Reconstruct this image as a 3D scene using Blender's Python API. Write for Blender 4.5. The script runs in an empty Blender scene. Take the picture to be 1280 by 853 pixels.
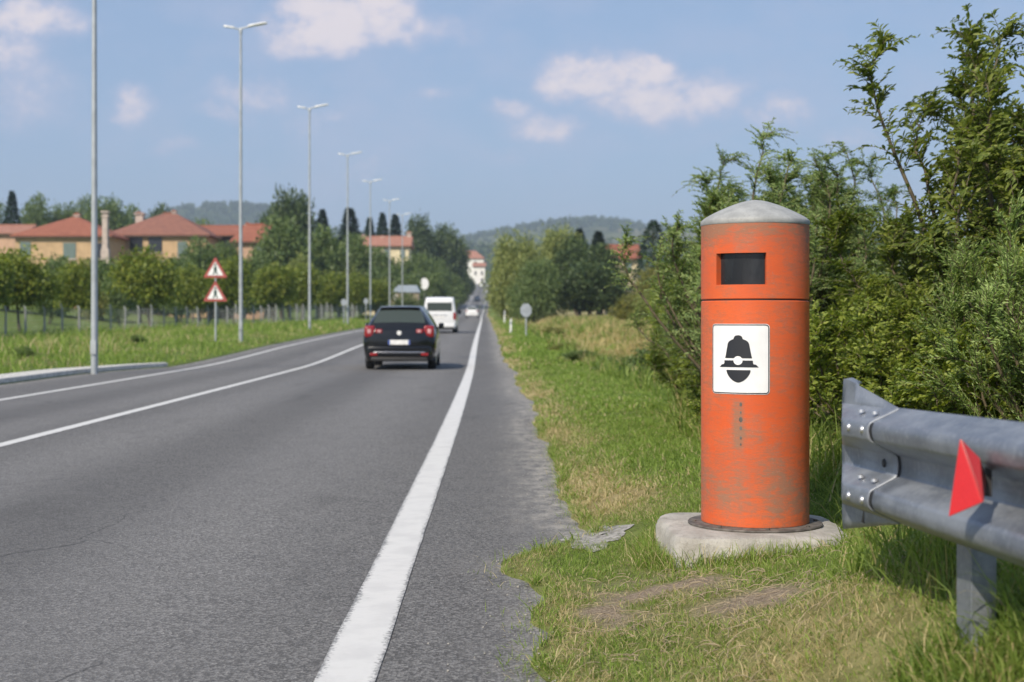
import bpy, bmesh, math, random
import numpy as np
from mathutils import Vector

# ----------------------------------------------------------------- camera, sky, sun, exposure
S = bpy.context.scene
COL = S.collection
R_ = math.radians
FPX, VPX, VPY, CAMH = 1778.0, 620.0, 400.0, 1.2      # the lens in photograph pixels, the vanishing point, the eye height

cam = bpy.data.cameras.new('camera')
cam_o = bpy.data.objects.new('camera', cam); COL.objects.link(cam_o)
cam_o.location = (0, 0, CAMH); cam_o.rotation_euler = (R_(90), 0, 0)
cam.sensor_width = 36; cam.lens = 36 * FPX / 1280
cam.shift_x = (640 - VPX) / 1280; cam.shift_y = -(426.5 - VPY) / 1280
cam.clip_start = 0.05; cam.clip_end = 12000
cam.dof.use_dof = True; cam.dof.focus_distance = 6.2; cam.dof.aperture_fstop = 3.4
S.camera = cam_o

SUN_TO = Vector((-0.47, -0.72, 0.74)).normalized()    # towards the sun: behind the camera, to the left
SUN_EL = math.asin(SUN_TO.z); SUN_AZ = math.atan2(SUN_TO.x, SUN_TO.y)
sl = bpy.data.lights.new('sun', 'SUN'); sl.energy = 5.0; sl.angle = R_(0.53); sl.color = (1.0, 0.90, 0.75)
so = bpy.data.objects.new('sun', sl); COL.objects.link(so)
so.rotation_euler = (-SUN_TO).to_track_quat('-Z', 'Y').to_euler()

S.view_settings.view_transform = 'Standard'; S.view_settings.look = 'None'
S.view_settings.gamma = 1; S.view_settings.use_curve_mapping = False
S.view_settings.exposure = 0.0
S.cycles.use_denoising = True
S.cycles.max_bounces = 8; S.cycles.transparent_max_bounces = 8; S.cycles.volume_bounces = 0
S.cycles.use_adaptive_sampling = True; S.cycles.adaptive_threshold = 0.012

W = bpy.data.worlds.new('World'); S.world = W; W.use_nodes = True
nt = W.node_tree; nt.nodes.clear()
def wn(t, **k):
    n = nt.nodes.new(t)
    for a, b in k.items(): setattr(n, a, b)
    return n
def wmath(op, a, b=None, clamp=False):
    n = wn('ShaderNodeMath', operation=op, use_clamp=clamp)
    for i, v in enumerate((a, b)):
        if v is None: continue
        if isinstance(v, (int, float)): n.inputs[i].default_value = v
        else: nt.links.new(v, n.inputs[i])
    return n.outputs[0]
sky = wn('ShaderNodeTexSky', sky_type='NISHITA'); sky.sun_disc = False
sky.sun_elevation = SUN_EL; sky.sun_rotation = SUN_AZ
sky.altitude = 100; sky.air_density = 1.0; sky.dust_density = 2.2; sky.ozone_density = 1.6
tc = wn('ShaderNodeTexCoord'); sep = wn('ShaderNodeSeparateXYZ'); nt.links.new(tc.outputs['Generated'], sep.inputs[0])
yy = wmath('MAXIMUM', sep.outputs[1], 0.02)
u = wmath('DIVIDE', sep.outputs[0], yy); v = wmath('DIVIDE', sep.outputs[2], yy)
uv = wn('ShaderNodeCombineXYZ'); nt.links.new(u, uv.inputs[0]); nt.links.new(v, uv.inputs[1])
# fair weather clouds: soft patches of sky (by direction) broken up by noise
CLOUDS = [(400,30,85,48,1.0),(470,18,70,46,.95),(520,40,60,34,.5),(40,25,75,46,.85),(10,60,70,60,.6),(30,120,100,60,.4),(172,138,42,26,.62),(322,108,70,34,.5),(285,138,50,20,.4),
          (398,140,56,22,.5),(555,44,70,30,.42),(462,207,46,20,.42),(730,95,80,34,1.0),(800,88,60,28,1.0),(840,120,130,50,.75),(680,155,76,34,.66),
          (640,132,38,18,.55),(985,146,70,36,.6),(1060,172,60,26,.38),(550,118,34,20,.42),(625,195,52,24,.36),(215,186,50,18,.36),(870,70,60,20,.2)]
def cloud_noise(scale, detail, rough, off, sq=1.6):
    m = wn('ShaderNodeMapping'); m.inputs['Scale'].default_value = (scale, scale*sq, 1); m.inputs['Location'].default_value = (off, off*.7, off*.3)
    nt.links.new(uv.outputs[0], m.inputs[0])
    n = wn('ShaderNodeTexNoise'); n.inputs['Scale'].default_value = 1; n.inputs['Detail'].default_value = detail; n.inputs['Roughness'].default_value = rough
    nt.links.new(m.outputs[0], n.inputs['Vector']); return n
nw = cloud_noise(14, 4, .55, 3.1, 1.2)
ws = wn('ShaderNodeVectorMath', operation='SUBTRACT'); nt.links.new(nw.outputs['Color'], ws.inputs[0]); ws.inputs[1].default_value = (.5,.5,.5)
wsc = wn('ShaderNodeVectorMath', operation='SCALE'); nt.links.new(ws.outputs[0], wsc.inputs[0]); wsc.inputs['Scale'].default_value = 0.055
wuv = wn('ShaderNodeVectorMath', operation='ADD'); nt.links.new(uv.outputs[0], wuv.inputs[0]); nt.links.new(wsc.outputs[0], wuv.inputs[1])
acc = None
for (cx, cy, rx, ry, st) in CLOUDS:
    m = wn('ShaderNodeMapping', vector_type='POINT')
    sx, sy = FPX/(rx*1.22), FPX/(ry*1.2)
    m.inputs['Scale'].default_value = (sx, sy, 0)
    m.inputs['Location'].default_value = (-(cx-VPX)/FPX*sx, -(VPY-cy)/FPX*sy, 0)
    nt.links.new(wuv.outputs[0], m.inputs[0])
    ln = wn('ShaderNodeVectorMath', operation='LENGTH'); nt.links.new(m.outputs[0], ln.inputs[0])
    mr = wn('ShaderNodeMapRange', interpolation_type='SMOOTHSTEP'); nt.links.new(ln.outputs['Value'], mr.inputs[0])
    mr.inputs[1].default_value = 1.15; mr.inputs[2].default_value = .1; mr.inputs[3].default_value = 0; mr.inputs[4].default_value = st
    acc = mr.outputs[0] if acc is None else wmath('MAXIMUM', acc, mr.outputs[0])
n1 = cloud_noise(34, 10, .66, 7.7, 1.35)
d1 = wmath('MULTIPLY', wmath('SUBTRACT', n1.outputs[0], .5), 2.3)
dens = wmath('MULTIPLY', acc, wmath('ADD', d1, .92), True)
mr = wn('ShaderNodeMapRange', interpolation_type='SMOOTHSTEP'); nt.links.new(dens, mr.inputs[0])
mr.inputs[1].default_value = .06; mr.inputs[2].default_value = .68; mr.inputs[4].default_value = .88
n2 = cloud_noise(5.5, 7, .62, 1.9, 2.2); n3 = cloud_noise(17, 6, .6, 4.4, 1.5)
veil = wmath('MULTIPLY', wmath('SUBTRACT', wmath('ADD', wmath('MULTIPLY', n2.outputs[0], .7), wmath('MULTIPLY', n3.outputs[0], .45)), .53), 2.4, True)
cm0 = wmath('MAXIMUM', mr.outputs[0], wmath('MULTIPLY', veil, .75))
front = wn('ShaderNodeMapRange'); nt.links.new(sep.outputs[1], front.inputs[0]); front.inputs[1].default_value = .05; front.inputs[2].default_value = .3
cm = wmath('MULTIPLY', cm0, front.outputs[0], True)
hz = wn('ShaderNodeMix', data_type='RGBA'); hz.inputs[0].default_value = .5
nt.links.new(sky.outputs[0], hz.inputs[6]); hz.inputs[7].default_value = (3.4, 4.9, 7.7, 1)
cmix = wn('ShaderNodeMix', data_type='RGBA'); nt.links.new(cm, cmix.inputs[0]); nt.links.new(hz.outputs[2], cmix.inputs[6])
shade = wn('ShaderNodeMix', data_type='RGBA'); shade.inputs[6].default_value = (5.0, 5.2, 6.8, 1); shade.inputs[7].default_value = (8.3, 7.4, 7.5, 1)
smr = wn('ShaderNodeMapRange', interpolation_type='SMOOTHSTEP'); nt.links.new(dens, smr.inputs[0]); smr.inputs[1].default_value = .22; smr.inputs[2].default_value = .95; nt.links.new(smr.outputs[0], shade.inputs[0]); nt.links.new(shade.outputs[2], cmix.inputs[7])
bg = wn('ShaderNodeBackground'); bg.inputs[1].default_value = 0.112; nt.links.new(cmix.outputs[2], bg.inputs[0])
wo = wn('ShaderNodeOutputWorld'); nt.links.new(bg.outputs[0], wo.inputs[0])

rng = np.random.default_rng(11)
random.seed(5)

# ----------------------------------------------------------------- helpers: materials
def material(name):
    m = bpy.data.materials.new(name); m.use_nodes = True
    t = m.node_tree; b = t.nodes['Principled BSDF']
    return m, t, b
def node(t, ty, **k):
    n = t.nodes.new(ty)
    for a, b in k.items(): setattr(n, a, b)
    return n
def noise(t, vec, scale, detail=4, rough=.55, xyz=(1,1,1)):
    mp = node(t, 'ShaderNodeMapping'); mp.inputs['Scale'].default_value = xyz; t.links.new(vec, mp.inputs[0])
    n = node(t, 'ShaderNodeTexNoise'); n.inputs['Scale'].default_value = scale; n.inputs['Detail'].default_value = detail; n.inputs['Roughness'].default_value = rough
    t.links.new(mp.outputs[0], n.inputs['Vector']); return n.outputs[0]
def ramp(t, fac, a, b, lo=0., hi=1., smooth=True):
    n = node(t, 'ShaderNodeMapRange'); n.interpolation_type = 'SMOOTHSTEP' if smooth else 'LINEAR'
    t.links.new(fac, n.inputs[0]); n.inputs[1].default_value = a; n.inputs[2].default_value = b; n.inputs[3].default_value = lo; n.inputs[4].default_value = hi
    return n.outputs[0]
def mixc(t, fac, a, b, mode='MIX'):
    n = node(t, 'ShaderNodeMix', data_type='RGBA', blend_type=mode)
    for s, v in ((0, fac), (6, a), (7, b)):
        if isinstance(v, (int, float)): n.inputs[s].default_value = v
        elif isinstance(v, tuple): n.inputs[s].default_value = (*v, 1) if len(v) == 3 else v
        else: t.links.new(v, n.inputs[s])
    return n.outputs[2]
def mth(t, op, a, b=None, clamp=False):
    n = node(t, 'ShaderNodeMath', operation=op, use_clamp=clamp)
    for i, v in enumerate((a, b)):
        if v is None: continue
        if isinstance(v, (int, float)): n.inputs[i].default_value = v
        else: t.links.new(v, n.inputs[i])
    return n.outputs[0]
def objco(t): return node(t, 'ShaderNodeTexCoord').outputs['Object']
def worldco(t): return node(t, 'ShaderNodeNewGeometry').outputs['Position']
def bump(t, b, h, strength=.3, dist=.01):
    n = node(t, 'ShaderNodeBump'); n.inputs['Strength'].default_value = strength; n.inputs['Distance'].default_value = dist
    t.links.new(h, n.inputs['Height']); t.links.new(n.outputs[0], b.inputs['Normal'])
def simple(name, col, rough=.6, metal=0., var=.12, scale=6., spec=.5, coat=0.):
    m, t, b = material(name)
    n = noise(t, objco(t), scale, 5)
    f = ramp(t, n, .3, .7, 1-var, 1+var)
    c = mixc(t, 1.0, col, f, 'MULTIPLY'); t.links.new(c, b.inputs['Base Color'])
    b.inputs['Roughness'].default_value = rough; b.inputs['Metallic'].default_value = metal; b.inputs['Specular IOR Level'].default_value = spec
    b.inputs['Coat Weight'].default_value = coat
    return m
def leaf_material(name, cols, trans=.3, scale=.35, rough=.5):
    """cols: dark, mid, light leaf colours picked leaf by leaf, with broad drifts over the plant"""
    m, t, b = material(name)
    g = node(t, 'ShaderNodeNewGeometry'); n = noise(t, objco(t), scale*6, 3)
    f = mth(t, 'ADD', mth(t, 'MULTIPLY', g.outputs['Random Per Island'], .6), mth(t, 'MULTIPLY', n, .45))
    cr = node(t, 'ShaderNodeValToRGB'); t.links.new(f, cr.inputs[0])
    e = cr.color_ramp.elements; e[0].position = .25; e[0].color = (*cols[0], 1); e[1].position = .85; e[1].color = (*cols[2], 1)
    k = e.new(.52); k.color = (*cols[1], 1)
    if len(cols) > 3: k = e.new(.97); k.color = (*cols[3], 1)
    t.links.new(cr.outputs[0], b.inputs['Base Color']); b.inputs['Roughness'].default_value = rough; b.inputs['Specular IOR Level'].default_value = .35
    tr = node(t, 'ShaderNodeBsdfTranslucent'); hs = mixc(t, 1.0, cr.outputs[0], (1.5, 1.5, .7), 'MULTIPLY'); t.links.new(hs, tr.inputs[0])
    ms = node(t, 'ShaderNodeMixShader'); ms.inputs[0].default_value = trans
    out = t.nodes['Material Output']; t.links.new(b.outputs[0], ms.inputs[1]); t.links.new(tr.outputs[0], ms.inputs[2]); t.links.new(ms.outputs[0], out.inputs[0])
    return m

# ----------------------------------------------------------------- helpers: objects
def tag(o, label=None, cat=None, group=None, kind=None):
    if label: o['label'] = label
    if cat: o['category'] = cat
    if group: o['group'] = group
    if kind: o['kind'] = kind
    return o
def link(name, me, mat=None, parent=None, loc=None):
    o = bpy.data.objects.new(name, me); COL.objects.link(o)
    if mat: me.materials.append(mat)
    if parent: o.parent = parent
    if loc is not None: o.location = loc
    return o
def thing(name, label, cat, loc=(0,0,0), rz=0., group=None):
    o = bpy.data.objects.new(name, None); COL.objects.link(o); o.empty_display_size = .1
    o.location = loc; o.rotation_euler = (0, 0, rz)
    return tag(o, label, cat, group)
def np_mesh(name, V, Q=None, T=None, smooth=False, attrs=None):
    me = bpy.data.meshes.new(name)
    V = np.asarray(V, dtype=np.float32)
    me.vertices.add(len(V)); me.vertices.foreach_set('co', V.ravel())
    parts, starts, pos = [], [], 0
    for F, k in ((Q, 4), (T, 3)):
        if F is None or len(F) == 0: continue
        F = np.asarray(F, dtype=np.int32)
        parts.append(F.ravel()); starts.append(pos + np.arange(len(F), dtype=np.int32)*k); pos += len(F)*k
    lp = np.concatenate(parts); st = np.concatenate(starts)
    me.loops.add(len(lp)); me.loops.foreach_set('vertex_index', lp)
    me.polygons.add(len(st)); me.polygons.foreach_set('loop_start', st)
    if smooth: me.polygons.foreach_set('use_smooth', np.ones(len(st), dtype=bool))
    for k, a in (attrs or {}).items():
        at = me.attributes.new(k, 'FLOAT', 'POINT'); at.data.foreach_set('value', np.asarray(a, dtype=np.float32))
    me.update(calc_edges=True)
    return me
class MB:
    """collects boxes, tubes, lathes and prisms into one mesh"""
    def __init__(s): s.v = []; s.f = []
    def add(s, v, f):
        n = len(s.v); s.v += [tuple(p) for p in v]; s.f += [tuple(n+i for i in q) for q in f]; return s
    def box(s, x0, x1, y0, y1, z0, z1):
        return s.add([(x0,y0,z0),(x1,y0,z0),(x1,y1,z0),(x0,y1,z0),(x0,y0,z1),(x1,y0,z1),(x1,y1,z1),(x0,y1,z1)],
                     [(0,3,2,1),(4,5,6,7),(0,1,5,4),(1,2,6,5),(2,3,7,6),(3,0,4,7)])
    def tube(s, pts, rad, n=10, cap=True):
        pts = [Vector(p) for p in pts]; rad = [rad]*len(pts) if isinstance(rad, (int, float)) else rad
        V, F = [], []
        for i, p in enumerate(pts):
            d = (pts[min(i+1, len(pts)-1)] - pts[max(i-1, 0)]).normalized()
            a = d.cross(Vector((0,0,1)) if abs(d.z) < .9 else Vector((1,0,0))).normalized(); b = d.cross(a)
            for k in range(n):
                t = 2*math.pi*k/n; V.append(p + (a*math.cos(t) + b*math.sin(t))*rad[i])
        for i in range(len(pts)-1):
            for k in range(n): F.append((i*n+k, i*n+(k+1)%n, (i+1)*n+(k+1)%n, (i+1)*n+k))
        if cap: F.append(tuple(range(n))[::-1]); F.append(tuple(range((len(pts)-1)*n, len(pts)*n)))
        return s.add(V, F)
    def lathe(s, prof, n=48, c=(0,0,0), axis='z'):
        V, F = [], []
        for (r, h) in prof:
            for k in range(n):
                t = 2*math.pi*k/n
                p = (r*math.cos(t), r*math.sin(t), h) if axis == 'z' else ((h, r*math.cos(t), r*math.sin(t)) if axis == 'x' else (r*math.cos(t), h, -r*math.sin(t)))
                V.append((p[0]+c[0], p[1]+c[1], p[2]+c[2]))
        for i in range(len(prof)-1):
            for k in range(n): F.append((i*n+k, i*n+(k+1)%n, (i+1)*n+(k+1)%n, (i+1)*n+k))
        if prof[0][0] > 1e-4: F.append(tuple(range(n))[::-1])
        if prof[-1][0] > 1e-4: F.append(tuple(range((len(prof)-1)*n, len(prof)*n)))
        return s.add(V, F)
    def prism(s, poly, y0, y1):
        """outline in x, z pushed from y0 to y1"""
        n = len(poly); V = [(x, y0, z) for x, z in poly] + [(x, y1, z) for x, z in poly]
        F = [tuple(range(n)), tuple(range(2*n-1, n-1, -1))] + [(i, i+n, (i+1)%n+n, (i+1)%n) for i in range(n)]
        return s.add(V, F)
    def build(s, name, mat, parent=None, bevel=0., smooth=False, seg=2, loc=None):
        me = bpy.data.meshes.new(name); me.from_pydata(s.v, [], s.f)
        bm = bmesh.new(); bm.from_mesh(me); bmesh.ops.remove_doubles(bm, verts=bm.verts, dist=1e-5); bmesh.ops.recalc_face_normals(bm, faces=bm.faces)
        if smooth:
            for f in bm.faces: f.smooth = True
            for e in bm.edges:
                if len(e.link_faces) == 2 and e.calc_face_angle(0) > R_(38): e.smooth = False
        bm.to_mesh(me); bm.free()
        o = link(name, me, mat, parent, loc)
        if bevel:
            b = o.modifiers.new('bevel', 'BEVEL'); b.width = bevel; b.segments = seg; b.limit_method = 'ANGLE'; b.angle_limit = R_(35)
        return o
def copy_tree(o, parent=None):
    c = o.copy(); COL.objects.link(c)
    if parent: c.parent = parent
    for ch in list(o.children): copy_tree(ch, c)
    return c
def grid_faces(nr, nc, closed=False):
    i = np.arange(nr-1)[:, None]; j = np.arange(nc if closed else nc-1)[None, :]
    j2 = (j+1) % nc
    return np.stack([i*nc+j, i*nc+j2, (i+1)*nc+j2, (i+1)*nc+j], -1).reshape(-1, 4)
def px(x, d): return (x-VPX)*d/FPX           # lateral metres of something seen at pixel column x, d metres away
def pz(y, d): return CAMH + (VPY-y)*d/FPX    # height of something seen at pixel row y, d metres away

# ----------------------------------------------------------------- lie of the land
def pchip(xs, ys):
    xs = np.array(xs, float); ys = np.array(ys, float); h = np.diff(xs); dl = np.diff(ys)/h
    m = np.zeros(len(xs)); m[0], m[-1] = dl[0], dl[-1]
    for i in range(1, len(xs)-1):
        if dl[i-1]*dl[i] > 0:
            w1, w2 = 2*h[i]+h[i-1], h[i]+2*h[i-1]; m[i] = (w1+w2)/(w1/dl[i-1]+w2/dl[i])
    def f(q):
        q = np.clip(np.asarray(q, float), xs[0], xs[-1]); i = np.clip(np.searchsorted(xs, q)-1, 0, len(h)-1)
        t = (q-xs[i])/h[i]
        return ((2*t**3-3*t**2+1)*ys[i] + (t**3-2*t**2+t)*h[i]*m[i] + (-2*t**3+3*t**2)*ys[i+1] + (t**3-t**2)*h[i]*m[i+1])
    return f
zr = pchip([-60,0,35,53,75,97,195,278,350,420,470,577,650,760,4500], [0,0,0,.25,.5,.68,1.5,2.1,4.1,6.9,10.2,15.4,17.6,18,18])
xr = pchip([-60,0,13,27,45,70,155,278,470,577,700,4500], [0,0,-.01,-.07,-.22,-.42,-1.1,-2.2,-2.7,-2.9,-3.1,-6])
def vnoise(x, y, s, seed=0):
    """smooth 2-D value noise in numpy, -1..1"""
    x = np.asarray(x, float)/s + 131.7 + seed*17.3; y = np.asarray(y, float)/s + 71.3 + seed*9.1
    xi, yi = np.floor(x).astype(np.int64), np.floor(y).astype(np.int64); fx, fy = x-xi, y-yi
    fx, fy = fx*fx*(3-2*fx), fy*fy*(3-2*fy)
    def hsh(a, b):
        n = (a*374761393 + b*668265263 + seed*1442695) & 0x7fffffff; n = ((n ^ (n >> 13))*1274126177) & 0x7fffffff
        return ((n ^ (n >> 16)) & 0xffff)/32767.5 - 1
    return (hsh(xi,yi)*(1-fx)+hsh(xi+1,yi)*fx)*(1-fy) + (hsh(xi,yi+1)*(1-fx)+hsh(xi+1,yi+1)*fx)*fy
def sstep(a, b, x): t = np.clip((np.asarray(x, float)-a)/(b-a), 0, 1); return t*t*(3-2*t)
def edge(Y):
    """offset of the ragged right edge of the asphalt"""
    Y = np.asarray(Y, float)
    e = .50 - .27*(1-sstep(7.2, 7.9, Y)) - .16*np.exp(-((Y-6.9)/.42)**2) + .07*np.exp(-((Y-7.8)/.25)**2) + .09*vnoise(Y, 0*Y, 1.3, 3)+.06*vnoise(Y, 0*Y, 5, 16)*sstep(9, 14, Y) + .06*vnoise(Y, 0*Y, .38, 4) + .035*vnoise(Y, 0*Y, .13, 14)*(1-sstep(10, 16, Y))*(1-sstep(14, 30, Y))
    e = e*1.0
    return e - .03*sstep(20, 60, Y)
def ledge(Y):
    k = np.clip((36-np.asarray(Y, float))/5, 0, 1); return -8.15 - .95*k**.6*sstep(36.01, 35.6, Y)
LEFT_EDGE = -8.15; HAZE = 0.00025
def ground(X, Y):
    X = np.asarray(X, float); Y = np.asarray(Y, float)
    o = X - xr(Y); c = o - edge(Y)
    z = zr(Y)*1.0
    near = 1 - sstep(9, 13, Y)
    c2 = o - .42
    r_near = .015 + .115*sstep(0, .6, c2) + .15*sstep(.50, 1.1, c2)*(1-.8*np.exp(-((Y-6.95)/.95)**4)) + .12*sstep(1.3, 4, c2) + .27*sstep(.30, .9, c2)*(1-sstep(4.0, 5.6, Y))
    r_far = .015 + .10*sstep(0, 1.0, c) - .42*sstep(1.9, 3.2, c) + .62*sstep(3.6, 5.4, c) + .5*sstep(6, 30, c)
    right = np.where(c > 0, near*r_near + (1-near)*r_far, -.06)
    l = ledge(Y) - o
    left = np.where(l > 0, .02 + .16*sstep(.2, 2.2, l) - .34*sstep(4, 11, l) + 3.4*sstep(24, 62, l) + .12*vnoise(X, Y, 3, 5)*sstep(1, 4, l), -.06)
    z = z + np.where(o > -4, right, left)
    out = np.where(o > -4, sstep(.1, .5, c), sstep(.1, .6, l))
    z = z + out*(.018*vnoise(X, Y, .35, 1) + .03*vnoise(X, Y, 1.1, 2)*sstep(.3, 1, np.abs(o+4)-4) )
    z = z - .045*np.exp(-(((X-1.25)/.62)**4 + ((Y-6.75)/.75)**4))
    # the little mound in front of the slab
    z = z + .05*np.exp(-((X-.80)**2/.10 + (Y-5.75)**2/.18))
    far = sstep(100, 600, np.abs(o))
    z = z + far*4*vnoise(X, Y, 300, 6)
    return z
def dirt_mask(X, Y):
    """bare earth and worn ground, 0..1"""
    n = .38*vnoise(X, Y, .22, 8) + .30*vnoise(X, Y, .08, 9)
    d = np.exp(-(((X-.70)/.34)**2 + ((Y-5.95)/.34)**2)) + .85*np.exp(-(((X-.98)/.30)**2 + ((Y-5.35)/.22)**2)) \
        + .7*np.exp(-(((X-.42)/.13)**2 + ((Y-5.6)/.3)**2))
    return np.clip((d*1.05 + n - .34)*1.7, 0, 1)
def dry_mask(X, Y):
    c = X - xr(Y) - edge(Y)
    n = .35*vnoise(X, Y, .5, 10) + .3*vnoise(X, Y, 1.7, 11)
    m = .95*np.exp(-((c-.16)/.30)**2)*sstep(7.6, 8.6, Y)*(.45+.55*sstep(-.5,.4,vnoise(X,Y,1.1,15)))
    m = m + .95*np.exp(-((X-xr(Y)-.78)/.30)**2 - ((Y-8.7)/.8)**2) + .5*np.exp(-((c-.1)/.12)**2)*(1-sstep(7,8,Y))
    m = m + .95*sstep(1.75, 2.5, c+.25*vnoise(X,Y,4,12))*sstep(13, 24, Y)*(.35+.65*sstep(-.3,.35,vnoise(X,Y,5.5,13)))
    m = m + .38*np.exp(-(((X-1.05)/.30)**2+((Y-4.3)/.6)**2)) + .35*np.exp(-((c-.75)/.5)**2)*(1-sstep(6.3, 7.2, Y))
    return np.clip(m*(1+n) + .12*n, 0, 1)

m_ground, t, b = material('grassy ground')
w = worldco(t)
at_d = node(t, 'ShaderNodeAttribute', attribute_name='dry'); at_e = node(t, 'ShaderNodeAttribute', attribute_name='earth')
na = noise(t, w, .8, 6, .6); nb = noise(t, w, 9., 6, .65); nc_ = noise(t, w, 70., 4, .7)
gcol = mixc(t, ramp(t, nb, .3, .7), (.080,.125,.024), (.175,.245,.055))
gcol = mixc(t, ramp(t, na, .40, .68, 0, .55), gcol, (.19,.21,.07))
dcol = mixc(t, ramp(t, nb, .3, .7), (.27,.21,.10), (.43,.35,.18))
ecol = mixc(t, ramp(t, nc_, .3, .7), (.19,.145,.10), (.42,.34,.25))
c = mixc(t, mth(t, 'MULTIPLY', at_d.outputs['Fac'], ramp(t, nb, .2, .55, .55, 1), True), gcol, dcol)
c = mixc(t, at_e.outputs['Fac'], c, ecol)
t.links.new(c, b.inputs['Base Color']); b.inputs['Roughness'].default_value = .95; b.inputs['Specular IOR Level'].default_value = .1
bump(t, b, mth(t, 'ADD', mth(t, 'MULTIPLY', nb, .6), nc_), .8, .03)

ys = np.concatenate([np.arange(-12, 2.5, .8), np.arange(2.5, 12, .07), np.arange(12, 30, .35), np.arange(30, 100, 1.2), np.arange(100, 300, 5), np.arange(300, 800, 12), np.geomspace(810, 4500, 24)])
cr_ = np.concatenate([[-.02, 0], np.arange(.04, 2.6, .06), np.arange(2.7, 7, .22), np.geomspace(7.3, 3500, 34)])
cl_ = np.concatenate([[.02, 0], -np.arange(.15, 4, .3), -np.arange(4.2, 26, 1.2), -np.geomspace(27, 3500, 36)])[::-1]
nrow = len(ys)
XX = np.concatenate([ledge(ys)[:, None] + np.repeat(cl_[None], nrow, 0), np.repeat(np.linspace(-7.9, -.3, 8)[None], nrow, 0), edge(ys)[:, None] + cr_[None]], 1) + xr(ys)[:, None]
YY = np.repeat(ys[:, None], XX.shape[1], 1)
ZZ = ground(XX, YY)
nl = len(cl_)
ZZ[:, nl-2:nl+8+2] = np.minimum(ZZ[:, nl-2:nl+10], (zr(ys)-.05)[:, None]); 
ZZ[:, nl-2] = zr(ys)+.016; ZZ[:, nl+9] = zr(ys)+.012
V = np.stack([XX, YY, ZZ], -1).reshape(-1, 3)
me = np_mesh('ground', V, grid_faces(nrow, XX.shape[1]), smooth=True, attrs={'dry': dry_mask(XX, YY).ravel(), 'earth': dirt_mask(XX, YY).ravel()})
tag(link('ground', me, m_ground), kind='structure')

# road sheet
m_road, t, b = material('worn asphalt')
w = worldco(t); sx = node(t, 'ShaderNodeSeparateXYZ'); t.links.new(w, sx.inputs[0])
at_o = node(t, 'ShaderNodeAttribute', attribute_name='across'); at_g = node(t, 'ShaderNodeAttribute', attribute_name='dust')
vo = node(t, 'ShaderNodeTexVoronoi'); vo.inputs['Scale'].default_value = 95; t.links.new(w, vo.inputs['Vector'])
stone = node(t, 'ShaderNodeSeparateColor'); t.links.new(vo.outputs['Color'], stone.inputs[0])
big = noise(t, w, .35, 5, .6, (1, .25, 1)); mid = noise(t, w, 3.0, 6, .65); fine = noise(t, w, 160, 3, .7)
asp = mixc(t, ramp(t, stone.outputs[0], .25, .95), (.090,.087,.085), (.235,.229,.222))
asp = mixc(t, ramp(t, stone.outputs[1], .94, .98, 0, .6), asp, (.36,.35,.33))
asp = mixc(t, ramp(t, big, .35, .68, 0, .50), asp, (.122,.119,.119))
asp = mixc(t, ramp(t, mid, .4, .7, 0, .25), asp, (.19,.185,.178))
# polished wheel paths, lighter; darker oily middle of the lane
tr_ = node(t, 'ShaderNodeFloatCurve'); t.links.new(mth(t, 'DIVIDE', mth(t, 'ADD', at_o.outputs['Fac'], 9.0), 10.0), tr_.inputs[1])
cv = tr_.mapping.curves[0]; cv.points[0].location = (0, .5); cv.points[1].location = (1, .5)
for o_, y_ in ((-8,.45),(-6.9,.6),(-6.1,.4),(-5.3,.62),(-4.7,.45),(-3.75,.64),(-2.7,.36),(-1.7,.64),(-.7,.46),(-.1,.42),(.3,.55)): cv.points.new((o_+9)/10, y_)
tr_.mapping.update()
asp = mixc(t, 1.0, asp, ramp(t, tr_.outputs[0], .3, .7, .76, 1.2, False), 'MULTIPLY')
vc = node(t, 'ShaderNodeTexVoronoi', feature='DISTANCE_TO_EDGE'); vc.inputs['Scale'].default_value = .42; mpv = node(t, 'ShaderNodeMapping'); mpv.inputs['Scale'].default_value = (1.6, .55, 1)
wob = node(t, 'ShaderNodeMix', data_type='RGBA', blend_type='ADD'); wob.inputs[0].default_value = .35; t.links.new(w, wob.inputs[6]); nwb = node(t, 'ShaderNodeTexNoise'); nwb.inputs['Scale'].default_value = 2.2; nwb.inputs['Detail'].default_value = 6; t.links.new(w, nwb.inputs['Vector']); t.links.new(nwb.outputs['Color'], wob.inputs[7])
t.links.new(wob.outputs[2], mpv.inputs[0]); t.links.new(mpv.outputs[0], vc.inputs['Vector'])
crk = mth(t, 'MULTIPLY', ramp(t, vc.outputs['Distance'], .006, .001), ramp(t, big, .5, .62), True)
asp = mixc(t, mth(t, 'MULTIPLY', crk, .7), asp, (.03,.03,.03))
oil = mth(t, 'MULTIPLY', ramp(t, noise(t, w, 1.1, 5, .6, (1.3, .35, 1)), .56, .74), .45); asp = mixc(t, oil, asp, (.070,.068,.066))
dustf = mth(t, 'MULTIPLY', at_g.outputs['Fac'], ramp(t, noise(t, w, 7, 7, .75, (1, .55, 1)), .38, .66, 0, .75), True)
asp = mixc(t, dustf, asp, (.44,.41,.36))
t.links.new(asp, b.inputs['Base Color']); b.inputs['Roughness'].default_value = .85; b.inputs['Specular IOR Level'].default_value = .3
bump(t, b, mth(t, 'ADD', vo.outputs['Distance'], mth(t, 'MULTIPLY', fine, .4)), .55, .006)
yr = np.concatenate([np.arange(-12, 2.5, .8), np.arange(2.5, 16, .05), np.arange(16, 40, .4), np.arange(40, 100, 1.5), np.arange(100, 320, 4), np.arange(320, 700, 8)])
fr = np.linspace(0, 1, 60)
le_ = ledge(yr)[:, None]; oo = le_ + (edge(yr)[:, None]-le_)*fr[None]
yy_ = np.repeat(yr[:, None], 60, 1)
camber = -.012*np.maximum(0, np.abs(oo+4.3)-3.6)*0
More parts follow.
